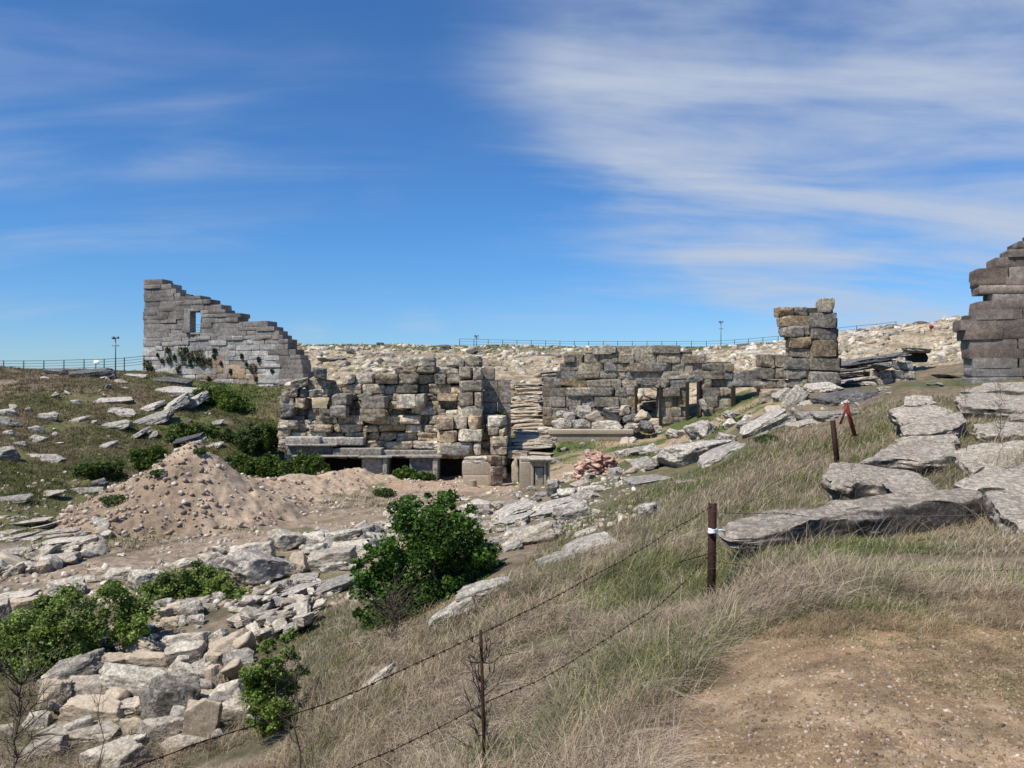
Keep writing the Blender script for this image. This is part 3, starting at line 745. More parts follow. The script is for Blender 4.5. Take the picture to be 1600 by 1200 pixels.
# --- tall end wall at the left with its window
def lw_col(px, py, rng):
    low = sstep(520, 550, py+rng.normal(0, 5))
    c = pick(rng, [(.30, .27, .24), (.35, .32, .285), (.27, .235, .205)], .12)
    c = c+(pick(rng, [(.58, .55, .50), (.52, .49, .445), (.62, .59, .54)], .1)-c)*low*.95
    if 318 < px < 420 and py > 560 and rng.random() < .75: c = pick(rng, [(.55, .38, .25), (.58, .44, .31), (.5, .42, .34)], .08)
    if px > 435: c = pick(rng, [(.31, .28, .245), (.35, .31, .27)], .12)
    return c
LW_A, LW_B = (222, 71), (474, 66)
lw = empty('ruined_wall', P(345, 590, 69), 'tall grey ashlar wall with a window and a top stepping down to the right', 'wall')
mb = MB()
LWP = [(224,442),(227,438),(250,438),(266,446),(274,455),(282,462),(308,463),(324,470),(340,476),(349,483),(354,491),(374,492),(374,498),(366,501),(374,504),(397,500),(415,504),(432,516),(440,526),(449,532),(450,548),(466,551),(472,570),(474,640),(222,640)]
masonry(mb, LW_A, LW_B, LWP, -2.2, 10.5, .42, (.6, 2.2), 1.4, lw_col, holes=[[(288,484),(313,484),(313,520.5),(288,520.5)]], jit=.018, rot=.2, gap=.0, rnd=(.9, 60), disp=.02, seed=3, rec=.05, n=6)
core(mb, LW_A, LW_B, LWP, -2.2, 10.5, [[(287,483),(314,483),(314,521),(287,521)]])
link('masonry', mesh_sharp(mb, 'left_wall'), M_WALLG, lw)
mb = MB(); Dw = 69.9
def bx(mb, px0, px1, py0, py1, D, dep, colr=(.5, .5, .5)):
    w = (px1-px0)/F*D; h = (py1-py0)/F*D; c = P((px0+px1)/2, (py0+py1)/2, D)
    mb.add(*box_arr(c.x, D+dep/2, c.z, w, dep, h), col=colr)
def bev(me, w=.03):
    bm = bmesh.new(); bm.from_mesh(me); bmesh.ops.bevel(bm, geom=bm.edges[:], offset=w, segments=2, affect='EDGES', profile=.7); bm.to_mesh(me); bm.free(); return me
for (a0, a1, b0, b1) in ((287.5, 297, 486, 520), (288, 313, 482.5, 486.5), (297, 313, 520, 523)): bx(mb, a0, a1, b0, b1, 69.2, 1.3, (.42, .38, .33))
link('window_frame', bev(mb.mesh('window_frame'), .05), M_WALLG, lw)
# plants rooted in the joints of the wall
def leaf_cloud(mb, centre, r, n, size, rng, cols, squash=.8, droop=0.0):
    c = np.asarray(centre, float)
    d = rng.normal(0, 1, (n, 3)); d /= np.linalg.norm(d, axis=1)[:, None]
    rr = rng.uniform(.35, 1, (n, 1))**.6
    p = c+d*rr*np.array([r, r, r*squash]); p[:, 2] -= droop*rng.uniform(0, 1, n)
    leaves(mb, p, size, rng, cols)
def leaves(mb, p, size, rng, cols, up=None):
    n = len(p); a = rng.normal(0, 1, (n, 3)); a[:, 2] *= .6; a /= np.linalg.norm(a, axis=1)[:, None]
    b = rng.normal(0, 1, (n, 3)); b -= (b*a).sum(1)[:, None]*a; b /= np.linalg.norm(b, axis=1)[:, None]
    s = size*rng.uniform(.6, 1.35, (n, 1)); wv = .6
    q0 = p-a*s*.5; q1 = p+b*s*wv*.5-a*s*.05; q2 = p+a*s*.5; q3 = p-b*s*wv*.5-a*s*.05
    V = np.stack([q0, q1, q2, q3], 1).reshape(-1, 3); Q = np.arange(4*n).reshape(n, 4)
    cs = np.array(cols)[rng.integers(len(cols), size=n)]*rng.uniform(.75, 1.25, (n, 1))
    mb.add(V, Q, np.repeat(cs, 4, axis=0))
GREENS = [(.07, .115, .02), (.045, .08, .018), (.10, .155, .03), (.055, .09, .02)]
DULL = [(.075, .085, .03), (.10, .10, .045), (.05, .06, .025)]
rng = np.random.default_rng(61)
for (px, py, r) in [(262,545,.30),(264,560,.35),(284,548,.5),(287,562,.35),(297,556,.45),(305,556,.5),(313,553,.55),(316,565,.4),(326,563,.4),(272,556,.2),(335,546,.25),(395,573,.45),(404,560,.2),(377,554,.2),(334,555,.2),(279,575,.35),(230,568,.45),(234,575,.4),(297,566,.25),(290,545,.3),(310,562,.3),(360,579,.2),(385,567,.15),(425,578,.2),(326,590,.2),(400,590,.2),(253,562,.18),(246,553,.15),(345,566,.15)]:
    mb = MB(); leaf_cloud(mb, P(px, py, 70.85-(px-222)/252*5), r*.8, int(90+500*r*r), .16, rng, DULL, 1.3, .2)
    o = link('wall_plant', mb.mesh('wall_plant'), M_LEAF)
    tag(o, 'small dark green tuft rooted in a joint of the tall windowed wall', 'plant', 'tufts growing on the windowed wall')

# --- end wall cut by the right edge
def rw_col(px, py, rng):
    c = pick(rng, [(.22, .165, .13), (.28, .22, .18), (.25, .195, .16), (.32, .27, .23)], .14)
    k = sstep(520, 590, py+rng.normal(0, 10)); return c+(np.array([.33, .31, .29])-c)*k*.8
rw = empty('ruined_wall', P(1570, 598, 34.5), 'dark brown ashlar wall cut by the right edge with a rising ragged side', 'wall')
mb = MB()
RWP = [(1497,496),(1525,493),(1524,480),(1536,471),(1552,468),(1551,461),(1535,460),(1529,452),(1528,424),(1545,416),(1568,403),(1590,385),(1640,355),(1700,320),(1900,300),(1900,640),(1519,640),(1518,570),(1512,528),(1504,515),(1499,506)]
masonry(mb, (1490, 35.5), (1880, 33.0), RWP, -1.2, 9.5, .40, (.8, 2.4), 1.3, rw_col, jit=.012, rot=.15, gap=.0, rnd=(.9, 70), disp=.02, seed=9, rec=.05, n=6)
core(mb, (1490, 35.5), (1880, 33.0), RWP, -1.2, 9.5, inset=9)
link('masonry', mesh_sharp(mb, 'right_wall'), M_WALLG, rw)

def bxo(name, dims, mat, parent, bw=.04):
    mb = MB()
    for d in dims: bx(mb, *d)
    return link(name, bev(mb.mesh(name), bw), mat, parent)
# --- stage building, left half
def st_col(px, py, rng):
    if py > 655: c = pick(rng, CR, .14)
    elif px < 520: c = pick(rng, GR+[(.22, .21, .20)], .15)
    else: c = pick(rng, GR+CR[1:4]+[(.42, .38, .31)], .14)
    return c
st = empty('ruined_stage_building', P(610, 745, 49), 'broken stage front of stacked cream and grey blocks left of the stairs', 'ruin')
mb = MB()
masonry(mb, (430, 48.4), (800, 48.4), [(440,640),(520,652),(600,655),(650,640),(700,645),(752,655),(764,668),(764,712),(700,716),(448,716),(434,690)], -4.75, -1.4, .58, (.45, 1.8), 1.8, st_col, jit=.22, rot=1.6, gap=.02, disp=.12, seed=21, rec=.5, n=9, skip=.03)
core(mb, (430, 49), (800, 49), [(440,644),(764,664),(764,712),(448,716),(434,690)], -4.75, -1.4)
link('lower_masonry', mesh_sharp(mb, 'lower'), M_MASON, st)
mb = MB()
masonry(mb, (500, 49.6), (760, 49.6), [(505,662),(512,598),(545,588),(580,592),(612,590),(618,566),(640,563),(680,561),(715,560),(750,562),(752,662)], -2.7, 2.2, .56, (.45, 1.5), 1.6, st_col, jit=.26, rot=1.8, gap=.02, disp=.12, seed=22, rec=.5, n=9, skip=.05)
core(mb, (500, 50.3), (760, 50.3), [(505,662),(512,602),(545,592),(612,594),(618,570),(640,567),(715,566),(750,568),(752,662)], -2.7, 2.0)
link('upper_masonry', mesh_sharp(mb, 'upper'), M_MASON, st)
mb = MB()
masonry(mb, (745, 50.2), (800, 50.2), [(748,570),(770,571),(772,592),(797,594),(797,742),(748,742)], -6, 1.6, .76, (1.0, 1.7), 1.4, lambda a, b, r: pick(r, [(.50, .44, .36), (.42, .39, .34), (.46, .41, .35)], .06), jit=.02, rot=.3, gap=.02, rnd=(.9, 34), disp=.03, seed=23, rec=.02)
link('smooth_pier', mesh_sharp(mb, 'pier'), M_MASON, st)
mb = MB()
masonry(mb, (430, 48.2), (516, 48.6), [(432,640),(440,612),(446,602),(470,590),(500,578),(516,590),(514,655),(508,715),(448,715),(434,690)], -4.75, 1.2, .66, (.6, 1.3), 1.8, st_col, jit=.3, rot=5, gap=.04, rnd=(.6, 20), disp=.16, seed=24, rec=.7, n=9, skip=.07)
link('rough_end_masonry', mesh_sharp(mb, 'roughend'), M_MASON, st)
for nm, args in (('buttress', ((562, 47.6), (602, 47.6), [(562,612),(601,612),(600,652),(562,652)], -2.3, -.45, .72, (.9, 1.7))),
                 ('buttress', ((618, 48.0), (664, 48.0), [(618,610),(663,610),(663,632),(618,632)], -1.5, -.35, .85, (1.0, 1.9))),
                 ('buttress', ((716, 48.2), (752, 48.2), [(716,563),(752,563),(752,654),(716,654)], -2.3, 1.5, .80, (.7, 1.5))),
                 ('buttress', ((500, 47.7), (540, 47.7), [(515,614),(562,614),(562,650),(515,650)], -2.1, -.5, .74, (.9, 1.6))),
                 ('pier', ((760, 47.2), (792, 47.2), [(760,657),(790,657),(792,745),(770,745),(766,712)], -5.9, -2.1, .66, (.6, 1.3))),
                 ('corner_blocks', ((682, 47.4), (752, 47.4), [(682,660),(750,660),(752,712),(682,712)], -4.4, -2.5, .8, (.9, 1.5)))):
    mb = MB(); masonry(mb, *args, 1.9, st_col, jit=.08, rot=1.2, gap=.04, disp=.07, seed=hash(str(args)) % 999 if False else int(args[0][0]), rec=.2, n=9)
    link(nm, mesh_sharp(mb, nm), M_MASON, st)
# cornice slabs, beam and the panels below
mb = MB()
for (a0, a1, b0, b1, D, dp) in ((446,500,683,697,47.6,1.2),(500,568,684,696,47.9,1.2)): bx(mb, a0, a1, b0, b1, D, dp, (.42,.42,.40))
link('carved_cornice', bev(mb.mesh('cornice'), .06), M_GREY, st)
mb = MB()
for (a0, a1, b0, b1, D, dp) in ((445,526,694.5,697.5,47.2,1.2),(448,520,697,711,47.9,1.2),(520,596,701,712,47.4,1.4),(596,700,704,712,47.9,1.4)): bx(mb, a0, a1, b0, b1, D, dp, (.42,.42,.40))
link('architrave', bev(mb.mesh('architrave'), .04), M_GREY, st)
mb = MB()
for (a0, a1, b0, b1, D, dp) in ((455,560,712,714.5,46.9,1.8),(560,612,713,716,46.8,1.8),(634,690,712.5,716,46.8,1.8),(606,640,711.5,714,47.3,1.3)): bx(mb, a0, a1, b0, b1, D, dp, (.42,.42,.40))
link('lintel_slab', bev(mb.mesh('lintel'), .03), M_GREY, st)
mb = MB()
for (a0, a1, b0, b1, D, dp) in ((565,598,716,745,47.3,1.2),(598,605,715,745,47.0,1.6),(640,676,716,748,47.2,1.2),(676,684,715,752,46.9,1.7)): bxo('marble_panel', [(a0, a1, b0, b1, D, dp)], M_GREY, st)
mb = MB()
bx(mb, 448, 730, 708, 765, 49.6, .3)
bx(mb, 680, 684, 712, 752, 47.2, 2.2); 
link('dark_recess', mb.mesh('recess'), M_BLACK, st)  # near-black sheets paint the shade behind the openings
mb = MB()
masonry(mb, (686, 47.1), (732, 47.1), [(686,700),(732,700),(732,714),(686,714)], -4.5, -3.85, .62, (1.6, 1.9), 1.8, lambda a, b, r: np.array((.36,.34,.30)), seed=5, n=9)
link('door_lintel', mesh_sharp(mb, 'door_lintel'), M_MASON, st)

# --- stone pedestals on the sand
pd = empty('pedestal', P(746, 765, 42), 'plain beige stone pedestal with a broken moulded top beside the dark doorway', 'pedestal')
bxo('base_block', [(723,768,743,769,42.0,1.3)], M_BEIGE, pd); bxo('upper_block', [(722,767.5,722,742.8,42.05,1.2)], M_BEIGE, pd)
o = rock(728, 768, 713, 723, 'flat', 'c', 4, name='moulded_top', cat=None, D=42.1, tf=.9); o.parent = pd; o.matrix_parent_inverse = Matrix.Translation(-pd.location)
pr = empty('pier_stack', P(779, 768, 45), 'narrow stack of tan ashlar blocks touching the plain pedestal', 'pier')
mb = MB(); masonry(mb, (768.5, 41.7), (792, 42.2), [(768.5,712),(786,712),(791,770),(768.5,770)], -6.1, -3.9, .54, (.85, 1.0), 1.6, lambda a, b, r: pick(r, [(.50,.38,.26),(.46,.35,.24)], .1), seed=8, n=9, disp=.05, jit=.02)
link('masonry', mesh_sharp(mb, 'piermas'), M_MASON, pr)
cs = MB(); c0 = P(738, 764, 41); cs.add(*tube_arr([(c0.x, c0.y, c0.z-.1), (c0.x, c0.y, c0.z+.25), (c0.x, c0.y, c0.z+.47)], [.24, .235, .22], 20))
o = link('column_stub', mesh_sharp(cs, 'stub'), M_BEIGE); tag(o, 'short round column stub standing in front of the plain pedestal', 'column stub')
p2 = empty('pedestal', P(836, 767, 37), 'beige pedestal with a framed recessed panel and cornice right of the stairs', 'pedestal')
bxo('side_block', [(812,829,722,767,36.90,1.27)], M_BEIGE, p2)
bxo('core_block', [(829,858,722,768,37.15,1.10)], M_BEIGE, p2)
bxo('panel_frame', [(829,834,722,768,36.85,0.34),(850,854,722,765,36.85,0.34),(855.5,859,722,763,36.90,0.42),(834,850,722,729,36.90,0.26),(834,850,764,768,36.90,0.26)], M_BEIGE, p2, .025)
bxo('panel', [(835.5,849,731,763,36.93,0.26)], M_LIME, p2, .02)
bxo('cornice', [(826,863,717,720,36.50,1.61),(828,861,720,723,36.65,1.44),(813,828,716,721,37.00,1.19)], M_LIME, p2, .03)
# --- low plinth under the right ruin
pl = empty('plinth', P(925, 690, 51), 'long low beige stone plinth in front of the tumbled blocks', 'plinth')
bxo('upper_course', [(858,990,671,679,51.0,1.9)], M_BEIGE, pl, .05); bxo('lower_course', [(861,988,679,692,51.1,1.7)], M_BEIGE, pl, .04)

# --- wall with doorways, right half
DOORS = [[(994,604),(1031,604),(1031,700),(994,700)], [(1075,598),(1098,598),(1098,700),(1075,700)], [(1142,604),(1190,604),(1190,700),(1142,700)]]
dw = empty('ruined_door_wall', P(1000, 672, 54), 'long grey block wall with two doorways between the stairs and the tall pillar', 'wall')
def dw_col(px, py, rng):
    c = pick(rng, GR+[(.38, .36, .32)], .13)
    if rng.random() < .12: c = pick(rng, [(.44, .34, .2), (.40, .33, .22)], .1)
    return c
mb = MB()
masonry(mb, (848, 54), (1146, 54), [(850,592),(877,592),(878,574),(884,558),(915,550),(940,544),(966,542),(1008,539),(1061,537),(1062,547),(1101,548),(1104,563),(1116,564),(1145,566),(1146,582),(1143,654),(1030,676),(850,676)], -3.6, 3.3, .62, (.5, 1.8), 1.3, dw_col, holes=DOORS[:2], jit=.09, rot=.8, gap=.01, disp=.07, seed=41, rec=.16, n=9, rnd=(.88, 26), toprag=1)
core(mb, (848, 54), (1146, 54), [(850,592),(880,578),(915,552),(966,546),(1061,542),(1104,568),(1145,570),(1143,654),(1030,676),(850,676)], -3.6, 3.1, DOORS[:2], back=.45)
link('masonry', mesh_sharp(mb, 'doorwall'), M_MASON, dw)
rng = np.random.default_rng(5)
for (a0, a1, b0, b1) in ((992,1034,590,605),(1073,1100,584,598),(1141,1190,579,604)):
    mb = MB(); V, Q = rock_arr(16, rng, .8, 20, 5, .12, 1.5, int(a0))
    c = P((a0+a1)/2, (b0+b1)/2, 54); V = V*[(a1-a0)/2/F*54*1.04, .75, (b1-b0)/2/F*54]+[c.x, 54.6, c.z]
    mb.add(V, Q, np.array([.33, .31, .28])*rng.uniform(.85, 1.1)); link('lintel', mesh_sharp(mb, 'lintel'), M_MASON, dw)
for (a0, a1, b0, b1) in ((992.5,996,604,662),(1030.5,1033,602,672),(1072.5,1077,598,660),(1090,1093.5,598,655),(1144,1149.5,604,642),(1184,1188.5,604,636)):
    c = bxo('timber_prop', [(a0, a1, b0, b1, 53.75, .3)], M_WOOD, dw, .015)

# --- tall pillar
def tw_col(px, py, rng): return pick(rng, [(.50, .44, .34), (.44, .40, .33), (.56, .50, .40), (.38, .345, .29), (.52, .39, .24)], .13)
tw = empty('ruined_pillar', P(1262, 612, 47), 'tall free standing pillar of rough blocks wider at its top', 'pillar')
TWP = [(1218,492),(1221,482),(1267,478),(1304,475),(1305,496),(1309,504),(1309,546),(1314,556),(1316,625),(1233,625),(1231,556),(1239,552),(1238,536),(1229,530),(1225,514),(1224,500)]
mb = MB()
masonry(mb, (1215, 46.6), (1269, 46.6), [(1218,492),(1221,482),(1267,478),(1268,625),(1233,625),(1231,556),(1239,552),(1238,536),(1229,530),(1225,514),(1224,500)], -1.0, 4.95, .62, (.6, 1.9), 1.05, tw_col, jit=.06, rot=1.2, gap=.01, disp=.09, seed=51, rec=.2, n=9, rnd=(.8, 20))
masonry(mb, (1269, 46.4), (1317, 46.5), [(1269,478),(1304,475),(1305,496),(1309,504),(1309,546),(1314,556),(1316,625),(1269,625)], -1.0, 5.05, .86, (1.2, 1.9), 1.05, tw_col, jit=.06, rot=1.2, gap=.01, disp=.08, seed=52, rec=.18, n=9, rnd=(.8, 20))
core(mb, (1215, 46.6), (1317, 46.6), TWP, -1.0, 4.7, back=.6, inset=3)
link('masonry', mesh_sharp(mb, 'pillar'), M_MASON, tw)
mb = MB()
masonry(mb, (1186, 47.4), (1236, 47.4), [(1190,562),(1232,560),(1232,606),(1190,606)], -.3, 1.6, .72, (.7, 1.6), 1.5, dw_col, jit=.12, rot=1.5, gap=.05, disp=.10, seed=53, rec=.2, n=9)
link('side_wall', mesh_sharp(mb, 'side'), M_MASON, tw)

# --- block remnants on the far right slope
bl = empty('retaining_wall', P(1395, 602, 51), 'low pale block wall on the slope right of the tall pillar', 'wall')
mb = MB(); masonry(mb, (1355, 50.5), (1434, 50.5), [(1358,575),(1400,572),(1424,566),(1434,590),(1430,606),(1358,606)], -.6, 1.5, .48, (.5, 1.1), .9, lambda a, b, r: pick(r, [(.62,.56,.46),(.56,.50,.40),(.45,.43,.4)], .1), jit=.05, seed=61, n=9, rec=.1, disp=.08)
link('masonry', mesh_sharp(mb, 'lowwall'), M_MASON, bl)
zone([(1308,1402,552,563,S,'d',10,{'D':52,'tf':.5}),(1308,1375,561,570,S,'d',8,{'D':51.5,'tf':.5}),(1309,1366,570,578,S,'d',8,{'D':51,'tf':.5}),(1310,1352,578,586,S,'d',6,{'D':50.5,'tf':.5}),
      (1310,1358,586,595,S,'g',8,{'D':50,'tf':.6}),(1312,1345,595,603,S,'d',4,{'D':49.5,'tf':.6}),(1364,1392,564,576,B,'d',0,{'D':50}),(1340,1366,594,604,B,'g',0,{'D':49.5}),
      (1372,1402,553,560,K,'d',6,{'D':54,'tf':.6}),(1413,1450,540,549,S,'g',-4,{'D':56,'tf':.6,'label':'dark roof slab over the small black cave on the right slope'}),
      (1445,1475,540,556,S,'g',6),(1438,1458,529,538,K,'g',0),(1395,1412,548,558,K,'d'),(1465,1518,580,592,S,'g',-8),(1402,1412,556,565,K,'c',0,{'D':50.2})],
     'beside the low pale block wall', 'stones right of the pillar', 'stone block')
o = rock(1417, 1444, 547, 562, 'block', 'd', 0, name='cave_hollow', label='black hollow of a collapsed vault on the right slope', cat='hollow', D=57, tf=.9); o.data = o.data.copy(); o.data.materials[0] = M_BLACK  # solid block, its near-black colour stands for the shade in the hollow
zone([(1310,1360,517,529,K,'g',6,{'tf':.8}),(1358,1374,518,531,K,'b',0,{'tf':.8}),(1374,1400,516,527,K,'g',4,{'tf':.8}),(1408,1440,507,518,K,'b',8,{'tf':.8}),(1395,1412,511,521,B,'g'),(1385,1405,504,512,B,'d'),(1338,1358,512,520,B,'d'),(1430,1450,500,507,B,'d')],
     'on the crest right of the tall pillar', 'stones on the right crest')

# --- stairs: worn treads climbing between the two ruins
sr = empty('stone_stairway', P(826, 694, 51), 'worn curved stone stairway climbing between the two ruins', 'stairway')
rr = random.Random(4)
for i in range(16):
    py = 697-6.2*i; D = 50.3+i*1.0; cxp = 834-(5*math.sin(i*.22)+(i*.6 if i > 5 else 0)); hw = 27-.45*i
    o = rock(cxp-hw-rr.uniform(0, 2), cxp+hw+rr.uniform(0, 2), py-6.8, py+.6, 'flat', 'b' if i % 3 else 'c', rr.uniform(0, 4), name='stair_tread', cat=None, D=D, tf=.66, rs=i, yaw=rr.uniform(-5, 5), wild=0)
    o.parent = sr; o.matrix_parent_inverse = Matrix.Translation(-sr.location)
for i in range(13):
    py = 650-5.6*i; D = 56+i*1.0
    o = rock(848+rr.uniform(-3, 4), 878+rr.uniform(-3, 3), py-6, py, 'flat', 'd' if i % 3 else 'g', rr.uniform(2, 9), name='seat_slab', label='dark thin seat slab stacked right of the worn stairway', cat='seat slab', group='seat slabs beside the stairway', D=D, tf=.6, rs=i+50, yaw=rr.uniform(-6, 6))
zone([(797,862,694,703,S,'c',2,{'D':49}),(806,862,700,712,S,'b',-3,{'D':48}),(838,866,690,700,K,'c',0,{'D':49.5}),(797,826,700,718,K,'b',0,{'D':47.5}),(800,812,718,760,B,'b',0,{'D':46.5,'tf':.95}),(840,862,665,676,K,'c',0,{'D':52}),(842,866,676,690,K,'c',4,{'D':51})],
     'at the foot of the worn stairway', 'stones at the stair foot')
# --- tumbled stones on the plinth, in front of the door wall
zone([(865,892,650,672,B,'g',0,{'D':51.6}),(882,898,640,656,K,'g',0,{'D':52}),(900,926,629,652,B,'g',0,{'D':52}),(895,922,652,672,B,'g',0,{'D':51.5}),(918,940,636,660,K,'b',20,{'D':51.8}),
      (924,968,657,672,K,'c',2,{'D':51.3,'tf':.9,'label':'smooth cream block lying on the plinth among the tumbled stones'}),(942,968,640,656,K,'d',-30,{'D':52}),(944,968,634,644,K,'g',0,{'D':52.8}),(972,994,645,658,K,'d',0,{'D':52}),
      (972,1004,658,674,B,'g',0,{'D':51.5}),(992,1014,642,658,B,'b',20,{'D':51.8}),(1000,1018,630,640,K,'c',0,{'D':57}),(998,1020,655,672,B,'d',-20,{'D':51.4}),(1012,1032,650,664,K,'b',0,{'D':54}),
      (968,984,632,648,B,'b',0,{'D':52.5}),(1006,1028,612,622,S,'g',-18,{'D':58}),(1004,1030,622,630,S,'c',8,{'D':57}),(1016,1032,662,674,K,'g',0,{'D':52}),(868,884,640,652,B,'g',0,{'D':52.5}),
      (1076,1092,618,630,K,'c',0,{'D':58}),(1078,1098,630,644,K,'c',0,{'D':57}),(1078,1092,644,656,K,'b',0,{'D':56}),(1094,1104,618,640,B,'g',20,{'D':53.4}),(1078,1100,606,614,K,'g',0,{'D':60})],
     'among the tumbled stones before the door wall', 'tumbled stones before the door wall')
zone([(455,470,537,543,B,'d'),(470,500,536,544,S,'d'),(485,512,538,548,B,'c'),(532,552,541,552,K,'c'),(541,556,545,554,B,'d',-20),(590,600,533,540,K,'d',0,{'label':'dark upright stone on the skyline left of the stage ruin'}),(554,582,540,547,S,'d'),
      (623,640,544,552,S,'c'),(686,704,536,548,B,'d'),(728,748,546,555,B,'d'),(745,768,546,551,K,'b'),(757,778,537,541,K,'g'),(782,795,537,541,K,'c'),(793,808,544,551,B,'b'),(806,812,543,553,K,'c'),(812,822,549,555,B,'c'),
      (828,834,538,542,B,'d'),(838,846,538,542,K,'g'),(858,870,538,544,K,'d'),(880,890,540,544,S,'c'),(896,900,539,543,B,'d'),(912,922,539,544,K,'d'),(880,893,553,560,B,'d'),(1150,1168,534,542,K,'d'),(1168,1182,536,543,K,'g'),
      (1170,1198,548,562,S,'g',20),(1205,1214,536,545,K,'c'),(1106,1113,547,556,K,'c'),(640,668,538,543,S,'d'),(505,540,553,566,B,'g'),(520,545,562,574,K,'g'),(585,600,560,572,K,'d',40),(575,590,566,575,K,'g')],
     'along the far crest', 'stones along the far crest')

rr = random.Random(8)
tiers = []
for (x0, x1, ya, yb) in ((462, 640, 556, 584), (655, 880, 556, 600), (1150, 1215, 552, 572), (1312, 1500, 530, 566)):
    for k in range(8 if x1-x0 > 100 else 3):
        cx = rr.uniform(x0, x1); py = rr.uniform(ya, yb); w_ = rr.uniform(9, 22)
        tiers.append((cx-w_, cx+w_, py-rr.uniform(3, 6), py, S if rr.random() < .7 else K, 'cgcdc'[rr.randrange(5)], rr.uniform(-4, 7)))
for t_ in tiers:
    o = rock(*t_[:6], t_[6], name='seat_slab', label='displaced seat slab lying on the far theatre slope', cat='seat slab', group='displaced seat slabs on the far theatre slope', tip=14)
# small countable rubble as separate stones
def scatter_rocks(poly, n, smin, smax, tones, label, group, seed, kinds=('chip',), zlift=0, name='loose_stone', flat=.6):
    rg = random.Random(seed); xs = [p[0] for p in poly]; ys = [p[1] for p in poly]; c = 0
    while c < n:
        px = rg.uniform(min(xs), max(xs)); py = rg.uniform(min(ys), max(ys))
        if not inpoly(np.array([px]), np.array([py]), poly)[0]: continue
        D = hit(px, py); x = (px-800)/F*D; s = rg.uniform(smin, smax)**1.0
        me = proto_mesh(rg.choice(kinds), rg.randrange(8), MATS[rg.choice(tones)])
        o = link(name, me); o.location = (x, D, gz(x, D)+s*.12+rg.uniform(0, zlift))
        o.scale = (s*.5*rg.uniform(.7, 1.4), s*.5*rg.uniform(.6, 1.1), s*.5*rg.uniform(.45, .9)*flat/.6)
        o.rotation_euler = (rg.uniform(-.6, .6), rg.uniform(-.6, .6), rg.uniform(0, 6.28))
        tag(o, label, 'stone', group); c += 1
scatter_rocks([(385,950),(440,935),(500,935),(500,975),(455,1005),(370,1000),(365,985)], 70, .18, .55, 'gcc', 'pale flat broken stone in the small heap behind the lone sapling', 'broken stones in the heap behind the sapling', 1, ('chip', 'flat'), .28, flat=.35)
scatter_rocks([(-5,878),(60,868),(110,868),(110,885),(60,896),(-5,900)], 34, .18, .75, 'ccb', 'small pale stone in the rubble line at the track edge', 'stones in the rubble line by the track', 2, ('chip', 'boulder'), .1)
scatter_rocks([(110,870),(135,800),(200,860),(260,850),(200,880),(130,885)], 18, .12, .6, 'ccb', 'pale stone rolled to the foot of the tall earth heap', 'stones at the foot of the earth heap', 3, ('chip', 'boulder'))
scatter_rocks([(60,1040),(200,1000),(400,1000),(420,1120),(300,1190),(60,1190)], 22, .15, .45, 'cgb', 'small stone wedged among the near rock pile', 'small stones among the near rock pile', 4, ('chip', 'boulder'), .25)
scatter_rocks([(840,745),(990,740),(930,800),(820,850),(720,830)], 28, .15, .7, 'gcg', 'small rough stone on the terraced edge above the arena', 'small stones on the terraced edge', 5, ('chip', 'boulder'))
scatter_rocks([(320,870),(620,800),(620,860),(480,900),(330,905)], 35, .15, .6, 'gcg', 'small stone between the boulders beside the track', 'small stones between the trackside boulders', 6, ('chip', 'boulder'))
scatter_rocks([(0,600),(330,600),(330,700),(60,720),(0,720)], 35, .12, .55, 'gcg', 'small stone lying in the grass of the left bank', 'small stones on the left bank', 7, ('chip', 'boulder'))
scatter_rocks([(860,700),(1200,640),(1180,680),(1000,740),(870,745)], 34, .15, .8, 'gcb', 'rough stone in the weeds before the door wall', 'stones in the weeds before the door wall', 8, ('chip', 'boulder'))
scatter_rocks([(1240,640),(1350,625),(1350,650),(1230,670)], 12, .2, .6, 'gc', 'small stone fallen below the tall pillar', 'small stones below the pillar', 9, ('chip', 'boulder'))

# uncountable: scree, rubble, gravel
def merged_stones(name, P3, S, cols, seed, label, cat, mat=M_PEBBLE, n=3, flat=.6, tilt=.5):
    rg = np.random.default_rng(seed); protos = [rock_arr(n, rg, .4, 50, 7, .0) for _ in range(12)]
    d, Q = protos[0][0], protos[0][1]; nv = len(d); m = len(P3)
    k = rg.integers(12, size=m); PV = np.array([p[0] for p in protos])[k]
    sc = S[:, None, None]*.5*np.stack([rg.uniform(.7, 1.4, m), rg.uniform(.6, 1.2, m), rg.uniform(.5, 1.0, m)*flat/.6], 1)[:, None, :]
    V = PV*sc; a = rg.uniform(0, 6.28, m); t = rg.normal(0, tilt, m)
    ct, stt = np.cos(t)[:, None], np.sin(t)[:, None]
    V = np.stack([V[..., 0]*ct-V[..., 2]*stt, V[..., 1], V[..., 0]*stt+V[..., 2]*ct], 2)
    ca, sa = np.cos(a)[:, None], np.sin(a)[:, None]
    V = np.stack([V[..., 0]*ca-V[..., 1]*sa, V[..., 0]*sa+V[..., 1]*ca, V[..., 2]], 2)+P3[:, None, :]
    c = np.array(cols)[rg.integers(len(cols), size=m)]*rg.uniform(.75, 1.2, (m, 1))
    QQ = (Q[None]+np.arange(m)[:, None, None]*nv).reshape(-1, 4)
    me = mesh_np(name, V.reshape(-1, 3), QQ, False, np.repeat(c, nv, axis=0))
    o = link(name, me, mat); tag(o, label, cat, kind='stuff'); return o

